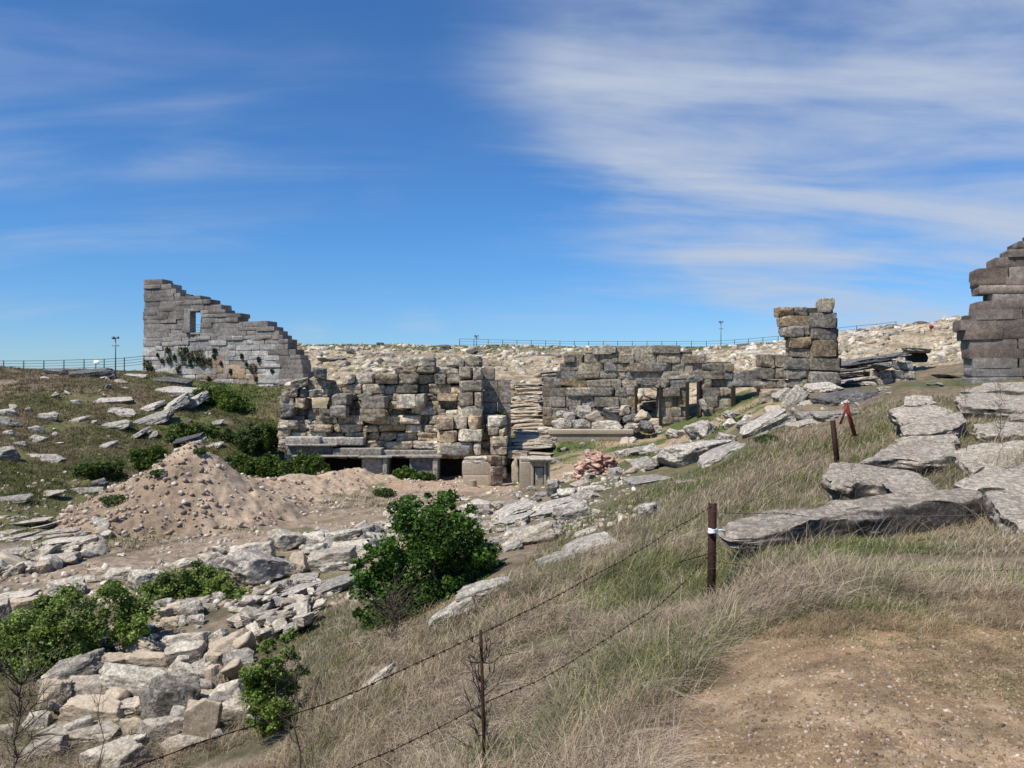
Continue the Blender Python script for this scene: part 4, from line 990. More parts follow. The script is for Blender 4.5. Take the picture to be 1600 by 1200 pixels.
def sample(n, D0, D1, px0, px1, rg, test=None, pw=1.0):
    """points on the land, denser near the viewer"""
    l = rg.uniform(0, 1, n)**pw; y = np.exp(math.log(D0)+l*(math.log(D1)-math.log(D0)))
    px = rg.uniform(px0, px1, n); x = (px-800)/F*y; z = top_z(x, y); py = row_of(x, y, z)
    ok = np.ones(n, bool) if test is None else test(px, py, x, y)
    return np.stack([x, y, z], 1)[ok], px[ok], py[ok]
rg = np.random.default_rng(77)
SCR = [(.56, .49, .37), (.50, .43, .31), (.66, .59, .47), (.42, .35, .25), (.33, .29, .24)]
Pp, px, py = sample(12500, 58, 98, 450, 1560, rg, lambda a, b, x, y: fbm2(x, y, .18, 3, 71)+.6*fbm2(x, y, .8, 2, 73)+.25*rg.normal(0, 1, len(x)) < -.02)
merged_stones('scree', Pp, rg.uniform(.3, 1, len(Pp))**6*.95+.06, SCR, 1, 'pale broken stones strewn over the far theatre slope', 'scree', flat=.5)
Pp, px, py = sample(13000, 26, 47, 90, 620, rg, lambda a, b, x, y: (heap_h(x, y) > .04) & (rg.random(len(a)) < np.where((a < 330) & (y < 33.2), .9, .3)))
merged_stones('heap_stones', Pp, rg.uniform(.2, 1, len(Pp))**9*.24+.02, [(.52,.42,.33),(.40,.30,.22),(.60,.53,.45),(.26,.19,.14)], 2, 'stones and clods littering the tall earth heap', 'gravel')
Pp, px, py = sample(14000, 18, 50, -60, 1000, rg, lambda a, b, x, y: (b > 735) & (b < 950) & (heap_h(x, y) < .04) & (fbm2(x, y, .5, 3, 72) > -.1))
merged_stones('arena_gravel', Pp, rg.uniform(.2, 1, len(Pp))**6*.22+.03, [(.50,.42,.33),(.42,.33,.25),(.60,.54,.46)], 3, 'loose gravel scattered on the arena floor', 'gravel')
def bare_test(a, b, x, y): return inpoly(a+fbm2(x, y, 1.1, 3, 43)*45, b, [(1010,1240),(1040,1120),(1110,1035),(1190,990),(1290,958),(1420,965),(1650,990),(1700,1300),(1000,1300)])
Pp, px, py = sample(16000, 2.6, 7, 950, 1700, rg, bare_test)
Pp[:, 2] -= .0; sz = rg.uniform(.15, 1, len(Pp))**10*.022+.003
merged_stones('pebbles', Pp, sz, [(.46,.38,.30),(.38,.28,.19),(.54,.47,.39),(.28,.20,.14),(.42,.33,.24)], 4, 'small pale pebbles on the bare trodden soil', 'pebbles')
Pp, px, py = sample(26000, 2.6, 7, 950, 1700, rg, bare_test)
merged_stones('soil_clods', Pp, rg.uniform(.15, 1, len(Pp))**5*.022+.003, [(.30,.205,.12),(.38,.27,.165),(.24,.165,.10),(.42,.31,.2)], 6, 'small brown clods and grit on the trodden soil', 'soil')
# reddish rubble stack
rgs = np.random.default_rng(12); m = 1500
t = rgs.uniform(0, 1, (m, 3)); D0 = hit(936, 744)
ppx = 905+t[:, 0]*62; hh = np.clip(np.interp(ppx, [905, 912, 935, 955, 967], [.75, 1.0, 1.55, 1.3, .7]), 0, 2)*D0/43.5
yy = D0+t[:, 1]*1.8; xx = (ppx-800)/F*D0; g0 = -(748-600)/F*D0
P3 = np.stack([xx, yy, g0-.15+hh*t[:, 2]*(1-.25*t[:, 1]*0)], 1)
merged_stones('tile_rubble', P3, rgs.uniform(.14, .40, m), [(.52,.30,.22),(.58,.38,.29),(.48,.25,.18),(.62,.47,.37),(.42,.28,.22)], 5, 'squared heap of broken reddish tile and brick pieces', 'rubble heap', flat=.3, n=4, tilt=.5)

# ------------------------------------------------------------------ grass
def blades(name, Pp, h, lean, width, cols, seed, label, segs=3, wind=(0.35, -.15)):
    """one curved ribbon per point. h, lean, width: arrays"""
    rg = np.random.default_rng(seed); m = len(Pp)
    a = rg.uniform(0, 6.28, m); dirx = np.cos(a)+wind[0]*2; diry = np.sin(a)+wind[1]*2
    ln = np.sqrt(dirx**2+diry**2)+1e-6; dirx /= ln; diry /= ln
    fa = rg.uniform(0, 6.28, m); wx = np.cos(fa)*width*.5; wy = np.sin(fa)*width*.5
    Vs = []
    for k in range(segs+1):
        f = k/segs; out = h*lean*f**1.7; up = h*f*(1-.45*np.minimum(lean, 1.6)*f)
        cx = Pp[:, 0]+dirx*out; cy = Pp[:, 1]+diry*out; cz = Pp[:, 2]-np.minimum(.02, h*.12)+up
        tw = 1-.85*f
        Vs.append(np.stack([cx-wx*tw, cy-wy*tw, cz], 1)); Vs.append(np.stack([cx+wx*tw, cy+wy*tw, cz], 1))
    V = np.stack(Vs, 1).reshape(-1, 3); nv = 2*(segs+1)
    q = np.array([[2*k, 2*k+1, 2*k+3, 2*k+2] for k in range(segs)])
    Q = (q[None]+np.arange(m)[:, None, None]*nv).reshape(-1, 4)
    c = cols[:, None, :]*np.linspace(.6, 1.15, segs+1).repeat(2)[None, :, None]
    me = mesh_np(name, V, Q, False, c.reshape(-1, 3))
    o = link(name, me, M_GRASS); tag(o, label, 'grass', kind='stuff'); return o
DRYC = np.array([(.50, .405, .28), (.38, .30, .205), (.60, .50, .36), (.27, .215, .15), (.46, .345, .215)])
GRNC = np.array([(.12, .175, .04), (.16, .215, .05), (.09, .135, .03), (.20, .24, .07)])
def gcols(rg, n, gfrac, dry=DRYC, grn=GRNC):
    c = dry[rg.integers(len(dry), size=n)]; g = grn[rg.integers(len(grn), size=n)]
    return np.where((rg.random(n) < gfrac)[:, None], g, c)*rg.uniform(.8, 1.2, (n, 1))
def clump(Pp, k, r, rg):
    Q = np.repeat(Pp, k, axis=0); rr_ = np.repeat(r, k)
    Q[:, 0] += rg.normal(0, 1, len(Q))*rr_; Q[:, 1] += rg.normal(0, 1, len(Q))*rr_
    Q[:, 2] = top_z(Q[:, 0], np.maximum(Q[:, 1], 1.6)); return Q
TRACKROW = lambda a: np.interp(a, [-300, 0, 300, 620, 800, 1000, 1200], [955, 930, 905, 870, 790, 735, 660])
def slope_test(a, b, x, y):
    bare = bare_test(a, b, x, y); lim = np.interp(a, [-200, 0, 300, 430, 560, 640, 800, 900, 1000, 1100, 1200, 1300, 1600], [1040, 1050, 1010, 990, 925, 960, 905, 815, 770, 730, 672, 640, 605])
    dens = fbm2(x, y, .5, 3, 81) > -.42
    pile = inpoly(a, b, [(55,1040),(200,1000),(400,1000),(410,1100),(330,1140),(80,1150)])
    return (~bare) & (b > lim) & dens & ((~pile) | (rg.random(len(a)) < .15))
# tall dry grass, near
Pp, px, py = sample(15000, 2.8, 13, -100, 1700, rg, slope_test, .8)
keep = (fbm2(Pp[:, 0], Pp[:, 1], .8, 3, 82) > -.3) | (Pp[:, 1] > 8); Pp = Pp[keep]
Q = clump(Pp, 20, .035+.012*Pp[:, 1]*.6, rg)
rowq = row_of(Q[:, 0], Q[:, 1], Q[:, 2]); pxq = Q[:, 0]/Q[:, 1]*F+800
gf = sstep(-.12, .4, fbm2(Q[:, 0], Q[:, 1], .55, 3, 83))*.62+.05
gf = np.maximum(gf, np.exp(-((pxq-1340)/170)**2-((rowq-865)/30)**2)*.9)
edge = sstep(990, 930, rowq)*0+1
h = rg.uniform(.10, .36, len(Q))*(.75+.6*sstep(-.3, .4, fbm2(Q[:, 0], Q[:, 1], .7, 3, 84)))
h = np.where((pxq > 1150) & (rowq > 940), h*.4, h); h = np.where((pxq > 1150) & (rowq < 885), h*.45, h); h = np.where((pxq > 1400) & (rowq > 885), h*.7, h)
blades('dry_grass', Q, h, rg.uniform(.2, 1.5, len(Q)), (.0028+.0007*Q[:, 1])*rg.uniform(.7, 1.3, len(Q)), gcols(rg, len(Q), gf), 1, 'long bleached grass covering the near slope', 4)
# mid distance
Pp, px, py = sample(19000, 12, 46, -100, 1650, rg, slope_test, .8)
Q = clump(Pp, 9, .10+.004*Pp[:, 1], rg)
gf = sstep(-.15, .4, fbm2(Q[:, 0], Q[:, 1], .3, 3, 85))*.55+.08
h = rg.uniform(.10, .34, len(Q))*(.7+.6*sstep(-.3, .4, fbm2(Q[:, 0], Q[:, 1], .5, 3, 86)))
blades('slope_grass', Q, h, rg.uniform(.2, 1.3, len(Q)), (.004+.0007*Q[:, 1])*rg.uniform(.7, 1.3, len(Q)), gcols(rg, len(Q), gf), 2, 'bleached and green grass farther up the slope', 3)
# tall seed stalks and flattened straw
Pp, px, py = sample(1500, 3.0, 24, -50, 1650, rg, slope_test, .8)
Q = clump(Pp, 4, np.full(len(Pp), .06), rg)
blades('seed_stalks', Q, rg.uniform(.3, .65, len(Q)), rg.uniform(.3, 1.0, len(Q)), (.0022+.0004*Q[:, 1]), gcols(rg, len(Q), np.zeros(len(Q)), np.array([(.62,.52,.37),(.50,.40,.27),(.34,.26,.18)])), 8, 'thin pale seed stalks standing above the grass of the slope', 5)
Pp, px, py = sample(5000, 3.0, 14, -50, 1300, rg, lambda a, b, x, y: slope_test(a, b, x, y) & (fbm2(x, y, .45, 3, 97) > .02), .8)
Pp[:, 2] += .09
Q = np.repeat(Pp, 9, axis=0)+rg.normal(0, .07, (len(Pp)*9, 3))*[1, 1, .35]
blades('flattened_straw', Q, rg.uniform(.18, .42, len(Q)), rg.uniform(2.2, 3.5, len(Q))*.5, (.0028+.0006*Q[:, 1]), gcols(rg, len(Q), np.zeros(len(Q)), np.array([(.58,.48,.36),(.48,.38,.28),(.40,.30,.23)])), 9, 'matted fallen straw lying over the slope grass', 4, wind=(.6, -.5))
# left bank
def bank_test(a, b, x, y):
    return (a < 470) & (b < np.interp(a, [-200, 0, 130, 180, 430], [800, 800, 770, 790, 745])) & (heap_h(x, y) < .03) & (fbm2(x, y, .35, 3, 87) > -.35)
Pp, px, py = sample(24000, 27, 72, -120, 480, rg, bank_test, .8)
Q = clump(Pp, 7, np.full(len(Pp), .16), rg); rowq = row_of(Q[:, 0], Q[:, 1], Q[:, 2]); pxq = Q[:, 0]/Q[:, 1]*F+800
gf = np.clip(sstep(-.2, .3, fbm2(Q[:, 0], Q[:, 1], .22, 3, 88)+(rowq-665)/230)*.8+np.exp(-((pxq-350)/90)**2)*.6, 0, .95)
blades('bank_grass', Q, rg.uniform(.08, .30, len(Q)), rg.uniform(.2, 1.2, len(Q)), (.008+.0006*Q[:, 1])*rg.uniform(.7, 1.3, len(Q)),
       gcols(rg, len(Q), gf, np.array([(.27,.20,.13),(.33,.26,.17),(.20,.15,.10)]), np.array([(.10,.135,.03),(.075,.11,.025),(.13,.165,.04)])), 3, 'brown and green grass on the left bank', 2)
# weeds before the ruins, crest grass, arena verges
def weed_test(a, b, x, y):
    f1 = (a > 800) & (a < 1230) & (b > 615) & (b < 735) & (y > 38) & (y < 56) & (fbm2(x, y, .45, 3, 90) > .02)
    f2 = (y > 88) & (a < 1250) & (a > 440)
    f3 = (b > 760) & (b < 930) & (y > 19) & (a < 720) & (heap_h(x, y) < .03) & (fbm2(x, y, .45, 3, 91) > .18)
    f4 = (y > 58) & (a > 440) & (fbm2(x, y, .25, 3, 92) > .3)
    return f1 | f2 | f3 | f4
Pp, px, py = sample(30000, 18, 100, -100, 1560, rg, weed_test, .7)
Q = clump(Pp, 5, np.full(len(Pp), .15), rg)
blades('weeds', Q, rg.uniform(.08, .3, len(Q)), rg.uniform(.2, 1.2, len(Q)), (.012+.0007*Q[:, 1]), gcols(rg, len(Q), np.full(len(Q), .75)), 4, 'low green weeds dotted over the arena and the ruins', 2)
# sparse short growth on the trodden soil
Pp, px, py = sample(4200, 2.6, 7, 980, 1700, rg, lambda a, b, x, y: bare_test(a, b, x, y) & (fbm2(x, y, .9, 3, 93)+(a-1400)/800 > .02))
Q = clump(Pp, 12, np.full(len(Pp), .03), rg)
blades('short_grass', Q, rg.uniform(.015, .06, len(Q)), rg.uniform(.5, 2, len(Q)), np.full(len(Q), .004), gcols(rg, len(Q), np.full(len(Q), .28), np.array([(.42,.31,.18),(.36,.27,.16),(.46,.36,.23)])), 5, 'short trampled grass on the bare soil', 2)
Pp, px, py = sample(5000, 4.6, 6.6, 1150, 1700, rg, lambda a, b, x, y: (b > 915) & (b < 985+fbm2(x, y, 1.2, 3, 96)*60) & (fbm2(x, y, 1.6, 3, 95) > -.15))
Q = clump(Pp, 9, np.full(len(Pp), .04), rg)
blades('straw_fringe', Q, rg.uniform(.04, .13, len(Q)), rg.uniform(.4, 1.8, len(Q)), np.full(len(Q), .004), gcols(rg, len(Q), np.full(len(Q), .08), np.array([(.46,.33,.18),(.40,.29,.17),(.50,.40,.26)])), 6, 'orange straw fringe at the edge of the trodden soil', 2)

# ------------------------------------------------------------------ shrubs and the tree
def limb(p0, p1, r0, r1, rg, n=6, wob=.12):
    p0 = np.array(p0, float); p1 = np.array(p1, float); L = np.linalg.norm(p1-p0)
    pts = [p0+(p1-p0)*k/n+(rg.normal(0, wob*L/n, 3) if 0 < k < n else 0) for k in range(n+1)]
    return pts, np.linspace(r0, r1, n+1)
def shrub(name, px0, px1, pyt, pyb, D, label, cat, seed, nleaf, lsize, lobes, cols=GREENS, trunk=True, group=None, depthf=.8, stems=5):
    rg = np.random.default_rng(seed); D = D or hit((px0+px1)/2, pyb); cols = [tuple(1.2*q for q in c) for c in cols]
    w = (px1-px0)/F*D; h = (pyb-pyt)/F*D; b = P((px0+px1)/2, pyb, D)
    e = empty(name, b, label, cat, group)
    mt = MB(); mc = MB(); centres = []
    for (fx, fz, fr) in lobes:
        c = np.array([b.x+(fx-.5)*w, b.y+rg.uniform(-.5, .5)*w*.35*depthf, b.z+fz*h]); centres.append((c, fr*w))
    for s in range(stems):
        c, r = centres[s % len(centres)]
        pts, rad = limb((b.x+rg.normal(0, .05*w), b.y+rg.normal(0, .05), b.z-.1), c, (.022*h+.008)*(1 if trunk else .35), .006, rg, 7, .25)
        mt.add(*tube_arr(pts, rad, 6))
        for q in range(4):
            d = rg.normal(0, 1, 3); d[2] = abs(d[2]); d /= np.linalg.norm(d)
            p2, r2 = limb(pts[4+q % 3], pts[4+q % 3]+d*r*.8, .010, .004, rg, 4, .3); mt.add(*tube_arr(p2, r2, 5))
    tot = sum(r*r for _, r in centres)
    for c, r in centres:
        k = int(nleaf*r*r/tot)
        # sub-clumps on the lobe's surface
        ns = max(8, int(26*r/w*4)); d = rg.normal(0, 1, (ns, 3)); d /= np.linalg.norm(d, axis=1)[:, None]
        sc = c+d*(r*rg.uniform(.25, 1.15, (ns, 1)))*[1, depthf, .85]
        sr_ = r*rg.uniform(.22, .5, ns); pk = rg.integers(ns, size=k)
        dd = rg.normal(0, 1, (k, 3)); dd /= np.linalg.norm(dd, axis=1)[:, None]
        p = sc[pk]+dd*(sr_[pk]*rg.uniform(.2, 1, k)**.5)[:, None]*[1, 1, .8]
        far_ = rg.random(k) < .14; d3 = rg.normal(0, 1, (k, 3)); d3 /= np.linalg.norm(d3, axis=1)[:, None]
        p = np.where(far_[:, None], c+d3*(r*1.2*rg.uniform(0, 1, (k, 1))**.45)*[1, depthf, .85], p)
        gzv = top_z(p[:, 0], p[:, 1]); p[:, 2] = np.maximum(p[:, 2], gzv+.03)
        cc = np.array(cols)[rg.integers(len(cols), size=ns)][pk]
        n0 = len(mc.v); leaves(mc, p, lsize, rg, cols)
        mc.c[-1] = mc.c[-1]*.45+np.repeat(cc*rg.uniform(.7, 1.4, ns)[pk][:, None], 4, axis=0)*.6
    for nm, m_, mt_ in ((('trunk' if trunk else 'stems'), mt, M_BARK), (('crown' if trunk else 'foliage'), mc, M_LEAF)):
        link(nm, m_.mesh(nm, nm in ('trunk', 'stems')), mt_, e)
    return e
TREEC = [(.035, .075, .014), (.055, .115, .02), (.10, .18, .03), (.022, .05, .010), (.07, .13, .022)]
shrub('bushy_tree', 545, 785, 768, 985, 15.6, 'dense dark green bushy tree standing alone on the slope', 'tree', 1, 48000, .08,
      [(.30,.25,.20),(.55,.25,.20),(.75,.30,.17),(.90,.45,.10),(.15,.38,.12),(.35,.45,.19),(.60,.50,.22),(.80,.55,.14),(.40,.68,.17),(.60,.70,.19),(.75,.76,.10),(.36,.86,.10),(.58,.90,.10),(.66,.95,.06),(.86,.70,.05),(.06,.47,.06),(.22,.60,.10),(.48,.30,.2),(.20,.12,.12)], TREEC, stems=12)
shrub('leafy_bush', -30, 250, 905, 1035, 17.2, 'wide bright green leafy bush at the left edge behind dry stalks', 'bush', 2, 42000, .075,
      [(.1,.3,.12),(.25,.35,.14),(.4,.5,.14),(.55,.6,.13),(.70,.72,.12),(.85,.6,.11),(.2,.15,.12),(.4,.2,.15),(.6,.3,.14),(.78,.4,.11),(.05,.1,.08),(.93,.5,.06),(.5,.85,.07),(.33,.6,.08)], [(.14,.20,.04),(.18,.25,.055),(.09,.135,.03),(.21,.28,.07),(.16,.19,.07)], False, depthf=.7, stems=12)
shrub('leafy_bush', 225, 395, 878, 952, 20.5, 'low green bush in front of the large dark faced boulder', 'bush', 3, 22000, .08,
      [(.15,.4,.14),(.3,.6,.15),(.5,.65,.14),(.68,.5,.13),(.85,.35,.12),(.4,.3,.15),(.6,.25,.13),(.95,.3,.06),(.08,.2,.1)], [(.14,.195,.04),(.18,.245,.055),(.09,.13,.03),(.20,.27,.07),(.16,.18,.07)], False, depthf=.7, stems=9)
shrub('green_sapling', 375, 500, 975, 1130, 12.2, 'thin green sapling with upright twigs beside the near rock pile', 'sapling', 4, 13000, .055,
      [(.3,.3,.24),(.2,.5,.18),(.5,.35,.20),(.45,.6,.14),(.62,.7,.11),(.66,.9,.07),(.3,.75,.11),(.35,.12,.24),(.75,.5,.08),(.55,.85,.07),(.12,.3,.14),(.6,.12,.16)], [(.13,.20,.035),(.18,.26,.05),(.08,.13,.025),(.16,.19,.06)], False, stems=10)
sh = [(300,425,596,662,58,'bright green shrub at the foot of the tall windowed wall',[(.09,.14,.025),(.12,.175,.03),(.06,.09,.02)]),
      (262,340,655,690,46,'green shrub growing between the leaning slabs and the earth heap',[(.07,.10,.025),(.10,.14,.03)]),
      (340,440,655,705,50,'dark shrub hiding the left end of the stage ruin',[(.05,.075,.02),(.08,.11,.03),(.035,.05,.015)]),
      (350,450,708,752,46,'wide green shrub behind the crest of the earth heap',[(.07,.115,.02),(.10,.15,.03),(.045,.07,.015)]),
      (440,530,705,748,45.5,'low green shrub against the dark recess of the stage ruin',[(.06,.10,.02),(.09,.135,.03)]),
      (100,190,722,758,39,'green scrub low on the left bank beside the earth heap',[(.06,.095,.02),(.09,.125,.03),(.045,.06,.02)]),
      (190,258,692,738,40.5,'green scrub rising just left of the top of the earth heap',[(.07,.105,.02),(.10,.14,.03)]),
      (612,650,724,750,46.6,'small green bush growing at the black opening',[(.07,.12,.02),(.10,.16,.03)]),
      (640,678,738,756,46,'low green clump at the foot of the marble panel',[(.05,.10,.02),(.08,.13,.03)]),
      (1130,1170,645,690,40,'bright green weed clump behind the craggy outcrop',[(.08,.14,.02),(.11,.17,.03)]),
      (770,790,642,657,49.6,'small bush sprouting from the smooth pier',[(.08,.11,.03),(.10,.13,.04)])]
for i, (a0, a1, b0, b1, D, lab, cs) in enumerate(sh):
    rg2 = np.random.default_rng(200+i)
    lobes = [(rg2.uniform(.12, .88), rg2.uniform(.1, .75), rg2.uniform(.10, .2)) for _ in range(11)]
    w = (a1-a0)/F*D
    shrub('scrub', a0, a1, b0, b1, D, lab, 'shrub', 300+i, int(3200*min(w, 5)), .17, lobes, cs, False, depthf=.7, stems=5)
# small plants dotted on the heaps and rubble
for i, (px, py, r, lab) in enumerate([(248,742,.35,'small green weed near the top of the heap at its left side'),(180,785,.55,'largest green weed clump on the left flank of the heap'),(312,708,.3,'small weed just right of the top of the heap'),(600,772,.6,'flat green patch on the arena floor left of the tree'),(640,782,.5,'green patch beside the sand left of the tree'),
          (1400,755,.3,'small weed beside the notched slab'),(1280,800,.25,'leafy weed against the dark face of the longest slab'),(1200,690,.5,'yellow green weed clump in the grass below the pillar'),(880,705,.4,'green weed left of the reddish rubble'),(960,688,.4,'dark weed at the right end of the plinth')]):
    D = hit(px, py); mb = MB(); c = P(px, py, D); c.z = gz(c.x, c.y)
    leaf_cloud(mb, (c.x, c.y, c.z+r*.15), r, int(1400*r), .03+.0022*D, np.random.default_rng(400+i), GREENS, .35)
    o = link('weed', mb.mesh('weed'), M_LEAF); tag(o, lab, 'weed')

# dry weeds with bare stems
def dry_weed(px, pyb, pyt, D, label, seed, spread=.35, nb=26, mat=M_TWIG, r=.006):
    rg = np.random.default_rng(seed); b = P(px, pyb, D); top = P(px, pyt, D); h = top.z-b.z; mb = MB()
    pts, rad = limb((b.x, b.y, b.z-.2), (top.x+rg.normal(0, .03), top.y, top.z), r, r*.4, rg, 9, .18); mb.add(*tube_arr(pts, rad, 5)); pts = np.array(pts)
    for k in range(nb):
        i = rg.integers(2, 9); p = pts[i]; d = np.array([rg.normal(0, 1), rg.normal(0, .6), rg.uniform(.5, 1.6)]); d /= np.linalg.norm(d)
        L = h*spread*rg.uniform(.25, .8); q, rd = limb(p, p+d*L, r*.45, r*.2, rg, 4, .25); mb.add(*tube_arr(q, rd, 4))
        for _ in range(2):
            d2 = d+rg.normal(0, .5, 3); d2 /= np.linalg.norm(d2); q2, rd2 = limb(q[2], q[2]+d2*L*.4, r*.25, r*.12, rg, 2, .1); mb.add(*tube_arr(q2, rd2, 3))
    o = link('dry_weed', mb.mesh('dry_weed', True), mat); tag(o, label, 'dry weed')
dry_weed(752, 1190, 975, 4.9, 'tall bare dry weed caught on the barbed wire in the lower middle', 1, .5, 40, r=.011)
mb = MB()
for (a, b_) in ((P(757, 1260, 4.62), P(751, 985, 4.66)),):
    mb.add(*tube_arr([tuple(a), tuple((a+b_)/2+Vector((.006, 0, 0))), tuple(b_)], .011, 6))
o = link('thin_stake', mb.mesh('thin_stake', True), M_RUST); tag(o, 'thin rusty stake wrapped by the tall dry weed in the lower middle', 'stake')
dry_weed(463, 1260, 1000, 4.6, 'slender bare stalk left of the lower middle, crossing the wire', 2, .25, 14, r=.008)
dry_weed(22, 1260, 1040, 6.5, 'bare brown stalk bush at the lower left corner', 3, .6, 46, r=.012)
dry_weed(160, 1215, 1060, 9.5, 'thin brown stalk in front of the near rock pile', 4, .4, 16, r=.007)
dry_weed(615, 1020, 930, 13.6, 'brown leafless shrub at the left foot of the leafy tree', 5, .9, 90, r=.012)
dry_weed(1560, 690, 600, 13, 'grey dry weed among the slabs at the right edge', 6, .6, 50, r=.006)
dry_weed(1510, 690, 595, 15, 'tall thin dry weed between the leaning stack and the right slabs', 7, .35, 30, r=.006)
dry_weed(1338, 790, 725, 10.9, 'dry stalks standing before the notched slab', 8, .5, 16, r=.005)
dry_weed(1335, 720, 640, 22, 'pale dry stalks beside the red iron post', 9, .5, 30, r=.008)

# ------------------------------------------------------------------ near barbed wire fence
f1 = P(1113, 960, 8.1); 
bf = empty('barbed_wire_fence', (f1.x, f1.y, f1.z), 'rusty barbed wire fence with iron posts running up the near slope', 'fence')
def rel(mb, e): return mb
def post(pxb, pyb, pxt, pyt, D, Dt=None, w=.045, mat=M_RUST, nm='post'):
    a = P(pxb, pyb, D); t_ = P(pxt, pyt, Dt or D); mb = MB()
    d = (t_-a).normalized()
    for (ox, oy, sx, sy) in ((0, 0, w, w*.22), (-w*.45, w*.4, w*.18, w*.9), (w*.45, w*.4, w*.18, w*.9)):
        v = []
        for c, z in ((a-d*.25, 0), (t_, 1)):
            for (ix, iy) in ((-.5,-.5),(.5,-.5),(.5,.5),(-.5,.5)): v.append((c.x+ox+ix*sx, c.y+oy+iy*sy, c.z))
        mb.add(np.array(v), np.array([[0,1,5,4],[1,2,6,5],[2,3,7,6],[3,0,4,7],[4,5,6,7],[3,2,1,0]]))
    return link(nm, rel(mb, bf).mesh(nm), mat, bf)
post(1112, 960, 1114.5, 787, 8.1, w=.068); post(1309, 722, 1302, 657, 18.2, w=.09); 
post(1334, 672, 1322, 629, 22, 21.4, .09, M_RED, 'leaning_red_post'); post(1318, 650, 1324, 633, 21.5, 21.4, .05, M_RED, 'red_brace')
mb = MB(); c = P(1113.6, 829, 8.08)
for k in range(4): mb.add(*tube_arr([(c.x+.045*math.cos(t), c.y+.045*math.sin(t), c.z+.012*(k-1.5)+.006*math.sin(3*t+k)) for t in np.linspace(0, 6.28, 13)], .008, 5))
mb.add(*tube_arr([(c.x+.04, c.y, c.z), (c.x+.09, c.y, c.z+.01), (c.x+.14, c.y+.02, c.z-.02)], .009, 5))
_t = link('white_tie', rel(mb, bf).mesh('white_tie', True), M_WHITE, bf)
def barbed(nodes, seed, r=.0028, barb=.016, nm='barbed_wire', mat=M_WIRE):
    rg = np.random.default_rng(seed); p = np.array([tuple(P(*n)) for n in nodes]); mb = MB()
    L = np.concatenate([[0], np.cumsum(np.linalg.norm(np.diff(p, axis=0), axis=1))]); n = max(12, int(L[-1]/.045))
    t = np.linspace(0, L[-1], n); C = np.stack([np.interp(t, L, p[:, i]) for i in range(3)], 1)
    for _ in range(14): C[1:-1] = (C[:-2]+2*C[1:-1]+C[2:])/4
    C[:, 2] += fbm(np.column_stack([t*2.2, t*0, t*0+seed]), 3, seed)*.012; C[:, 1] += .0
    for ph in (0, math.pi):
        tw = t*55+ph; S_ = C.copy(); S_[:, 2] += r*.8*np.sin(tw); S_[:, 1] += r*.8*np.cos(tw); mb.add(*tube_arr(S_, r*.75, 4))
    s = .06
    while barb and s < L[-1]:
        i = int(s/L[-1]*(n-1)); c = C[i]
        mb.add(*tube_arr([c+[-.008, 0, 0], c+[.008, 0, 0]], r*2.0, 5))
        for _ in range(3):
            d = rg.normal(0, 1, 3); d /= np.linalg.norm(d); mb.add(*tube_arr([c-d*barb, c+d*barb], r*.5, 3))
        s += rg.uniform(.10, .14)
    return link(nm, rel(mb, bf).mesh(nm, True), mat, bf)
barbed([(1113,790,8.05),(1060,822,7.4),(985,868,6.6),(900,915,5.9),(820,958,5.2),(755,990,4.7),(700,1014,4.4),(600,1062,4.0),(500,1105,3.7),(390,1135,3.4),(290,1167,3.2),(200,1202,3.0),(100,1250,2.9)], 1)
barbed([(1113,862,8.05),(1080,900,7.5),(1020,955,6.7),(960,990,6.1),(900,1030,5.6),(840,1065,5.2),(757,1098,4.8),(680,1140,4.5),(600,1178,4.2),(540,1205,4.0),(450,1255,3.8)], 2)
barbed([(1113,800,8.05),(1150,803,8.1),(1200,800,8.2),(1260,806,8.3)], 3)
barbed([(1113,877,8.05),(1130,880,8.1),(1180,884,8.0)], 4, .003, .012)
for nm_nodes, sd in (([(1113,800,8.05),(1300,808,6.8),(1500,806,5.6),(1700,800,4.8)], 5), ([(1113,878,8.05),(1300,892,6.8),(1500,893,5.6),(1700,890,4.8)], 6)):
    barbed(nm_nodes, sd, .0016, 0, 'plain_wire', M_STEEL)
barbed([(1113,862,8.05),(1060,880,9.5),(1100,850,12),(1200,760,15),(1304,700,18.1)], 8, .003, .012)
barbed([(1304,672,18.1),(1330,648,21.5)], 9, .004, .0)

# ------------------------------------------------------------------ far fences, poles, signs
def far_fence(name, pts, hgt, label, post_every, rails, seed=0):
    """pts: (px, row of foot, D)"""
    e = empty(name, P(*pts[0]), label, 'fence'); p = np.array([tuple(P(*q)) for q in pts])
    L = np.concatenate([[0], np.cumsum(np.linalg.norm(np.diff(p, axis=0), axis=1))])
    n = max(2, int(L[-1]/post_every)); t = np.linspace(0, L[-1], n+1); C = np.stack([np.interp(t, L, p[:, i]) for i in range(3)], 1)
    for c in C:
        mb = MB(); mb.add(*tube_arr([c-[0, 0, .6], c+[0, 0, hgt]], .045, 5)); link('post', rel(mb, e).mesh('post'), M_FENCE, e)
    for k in range(rails):
        z = hgt*(1-k/rails)-.04; mb = MB(); mb.add(*tube_arr(C+[0, 0, z], .016 if k else .022, 4)); link('rail', rel(mb, e).mesh('rail'), M_FENCE, e)
far_fence('ridge_fence', [(-120,582,68),(0,580,68),(60,580,68),(130,578,68),(180,577,68),(225,572,70)], .95, 'dark railing fence on the crest left of the windowed wall', 1.75, 4)
far_fence('ridge_fence', [(718,541,106),(800,543,106),(900,545,106),(1000,545,105),(1062,545,104),(1120,545,102),(1180,541,98),(1216,538,96)], 1.05, 'thin dark fence along the far skyline left of the tall pillar', 1.9, 3)
far_fence('ridge_fence', [(1308,522,92),(1330,519,92),(1360,517,92),(1385,514,92),(1400,512,92)], .75, 'short dark fence on the skyline right of the tall pillar', 1.9, 2)
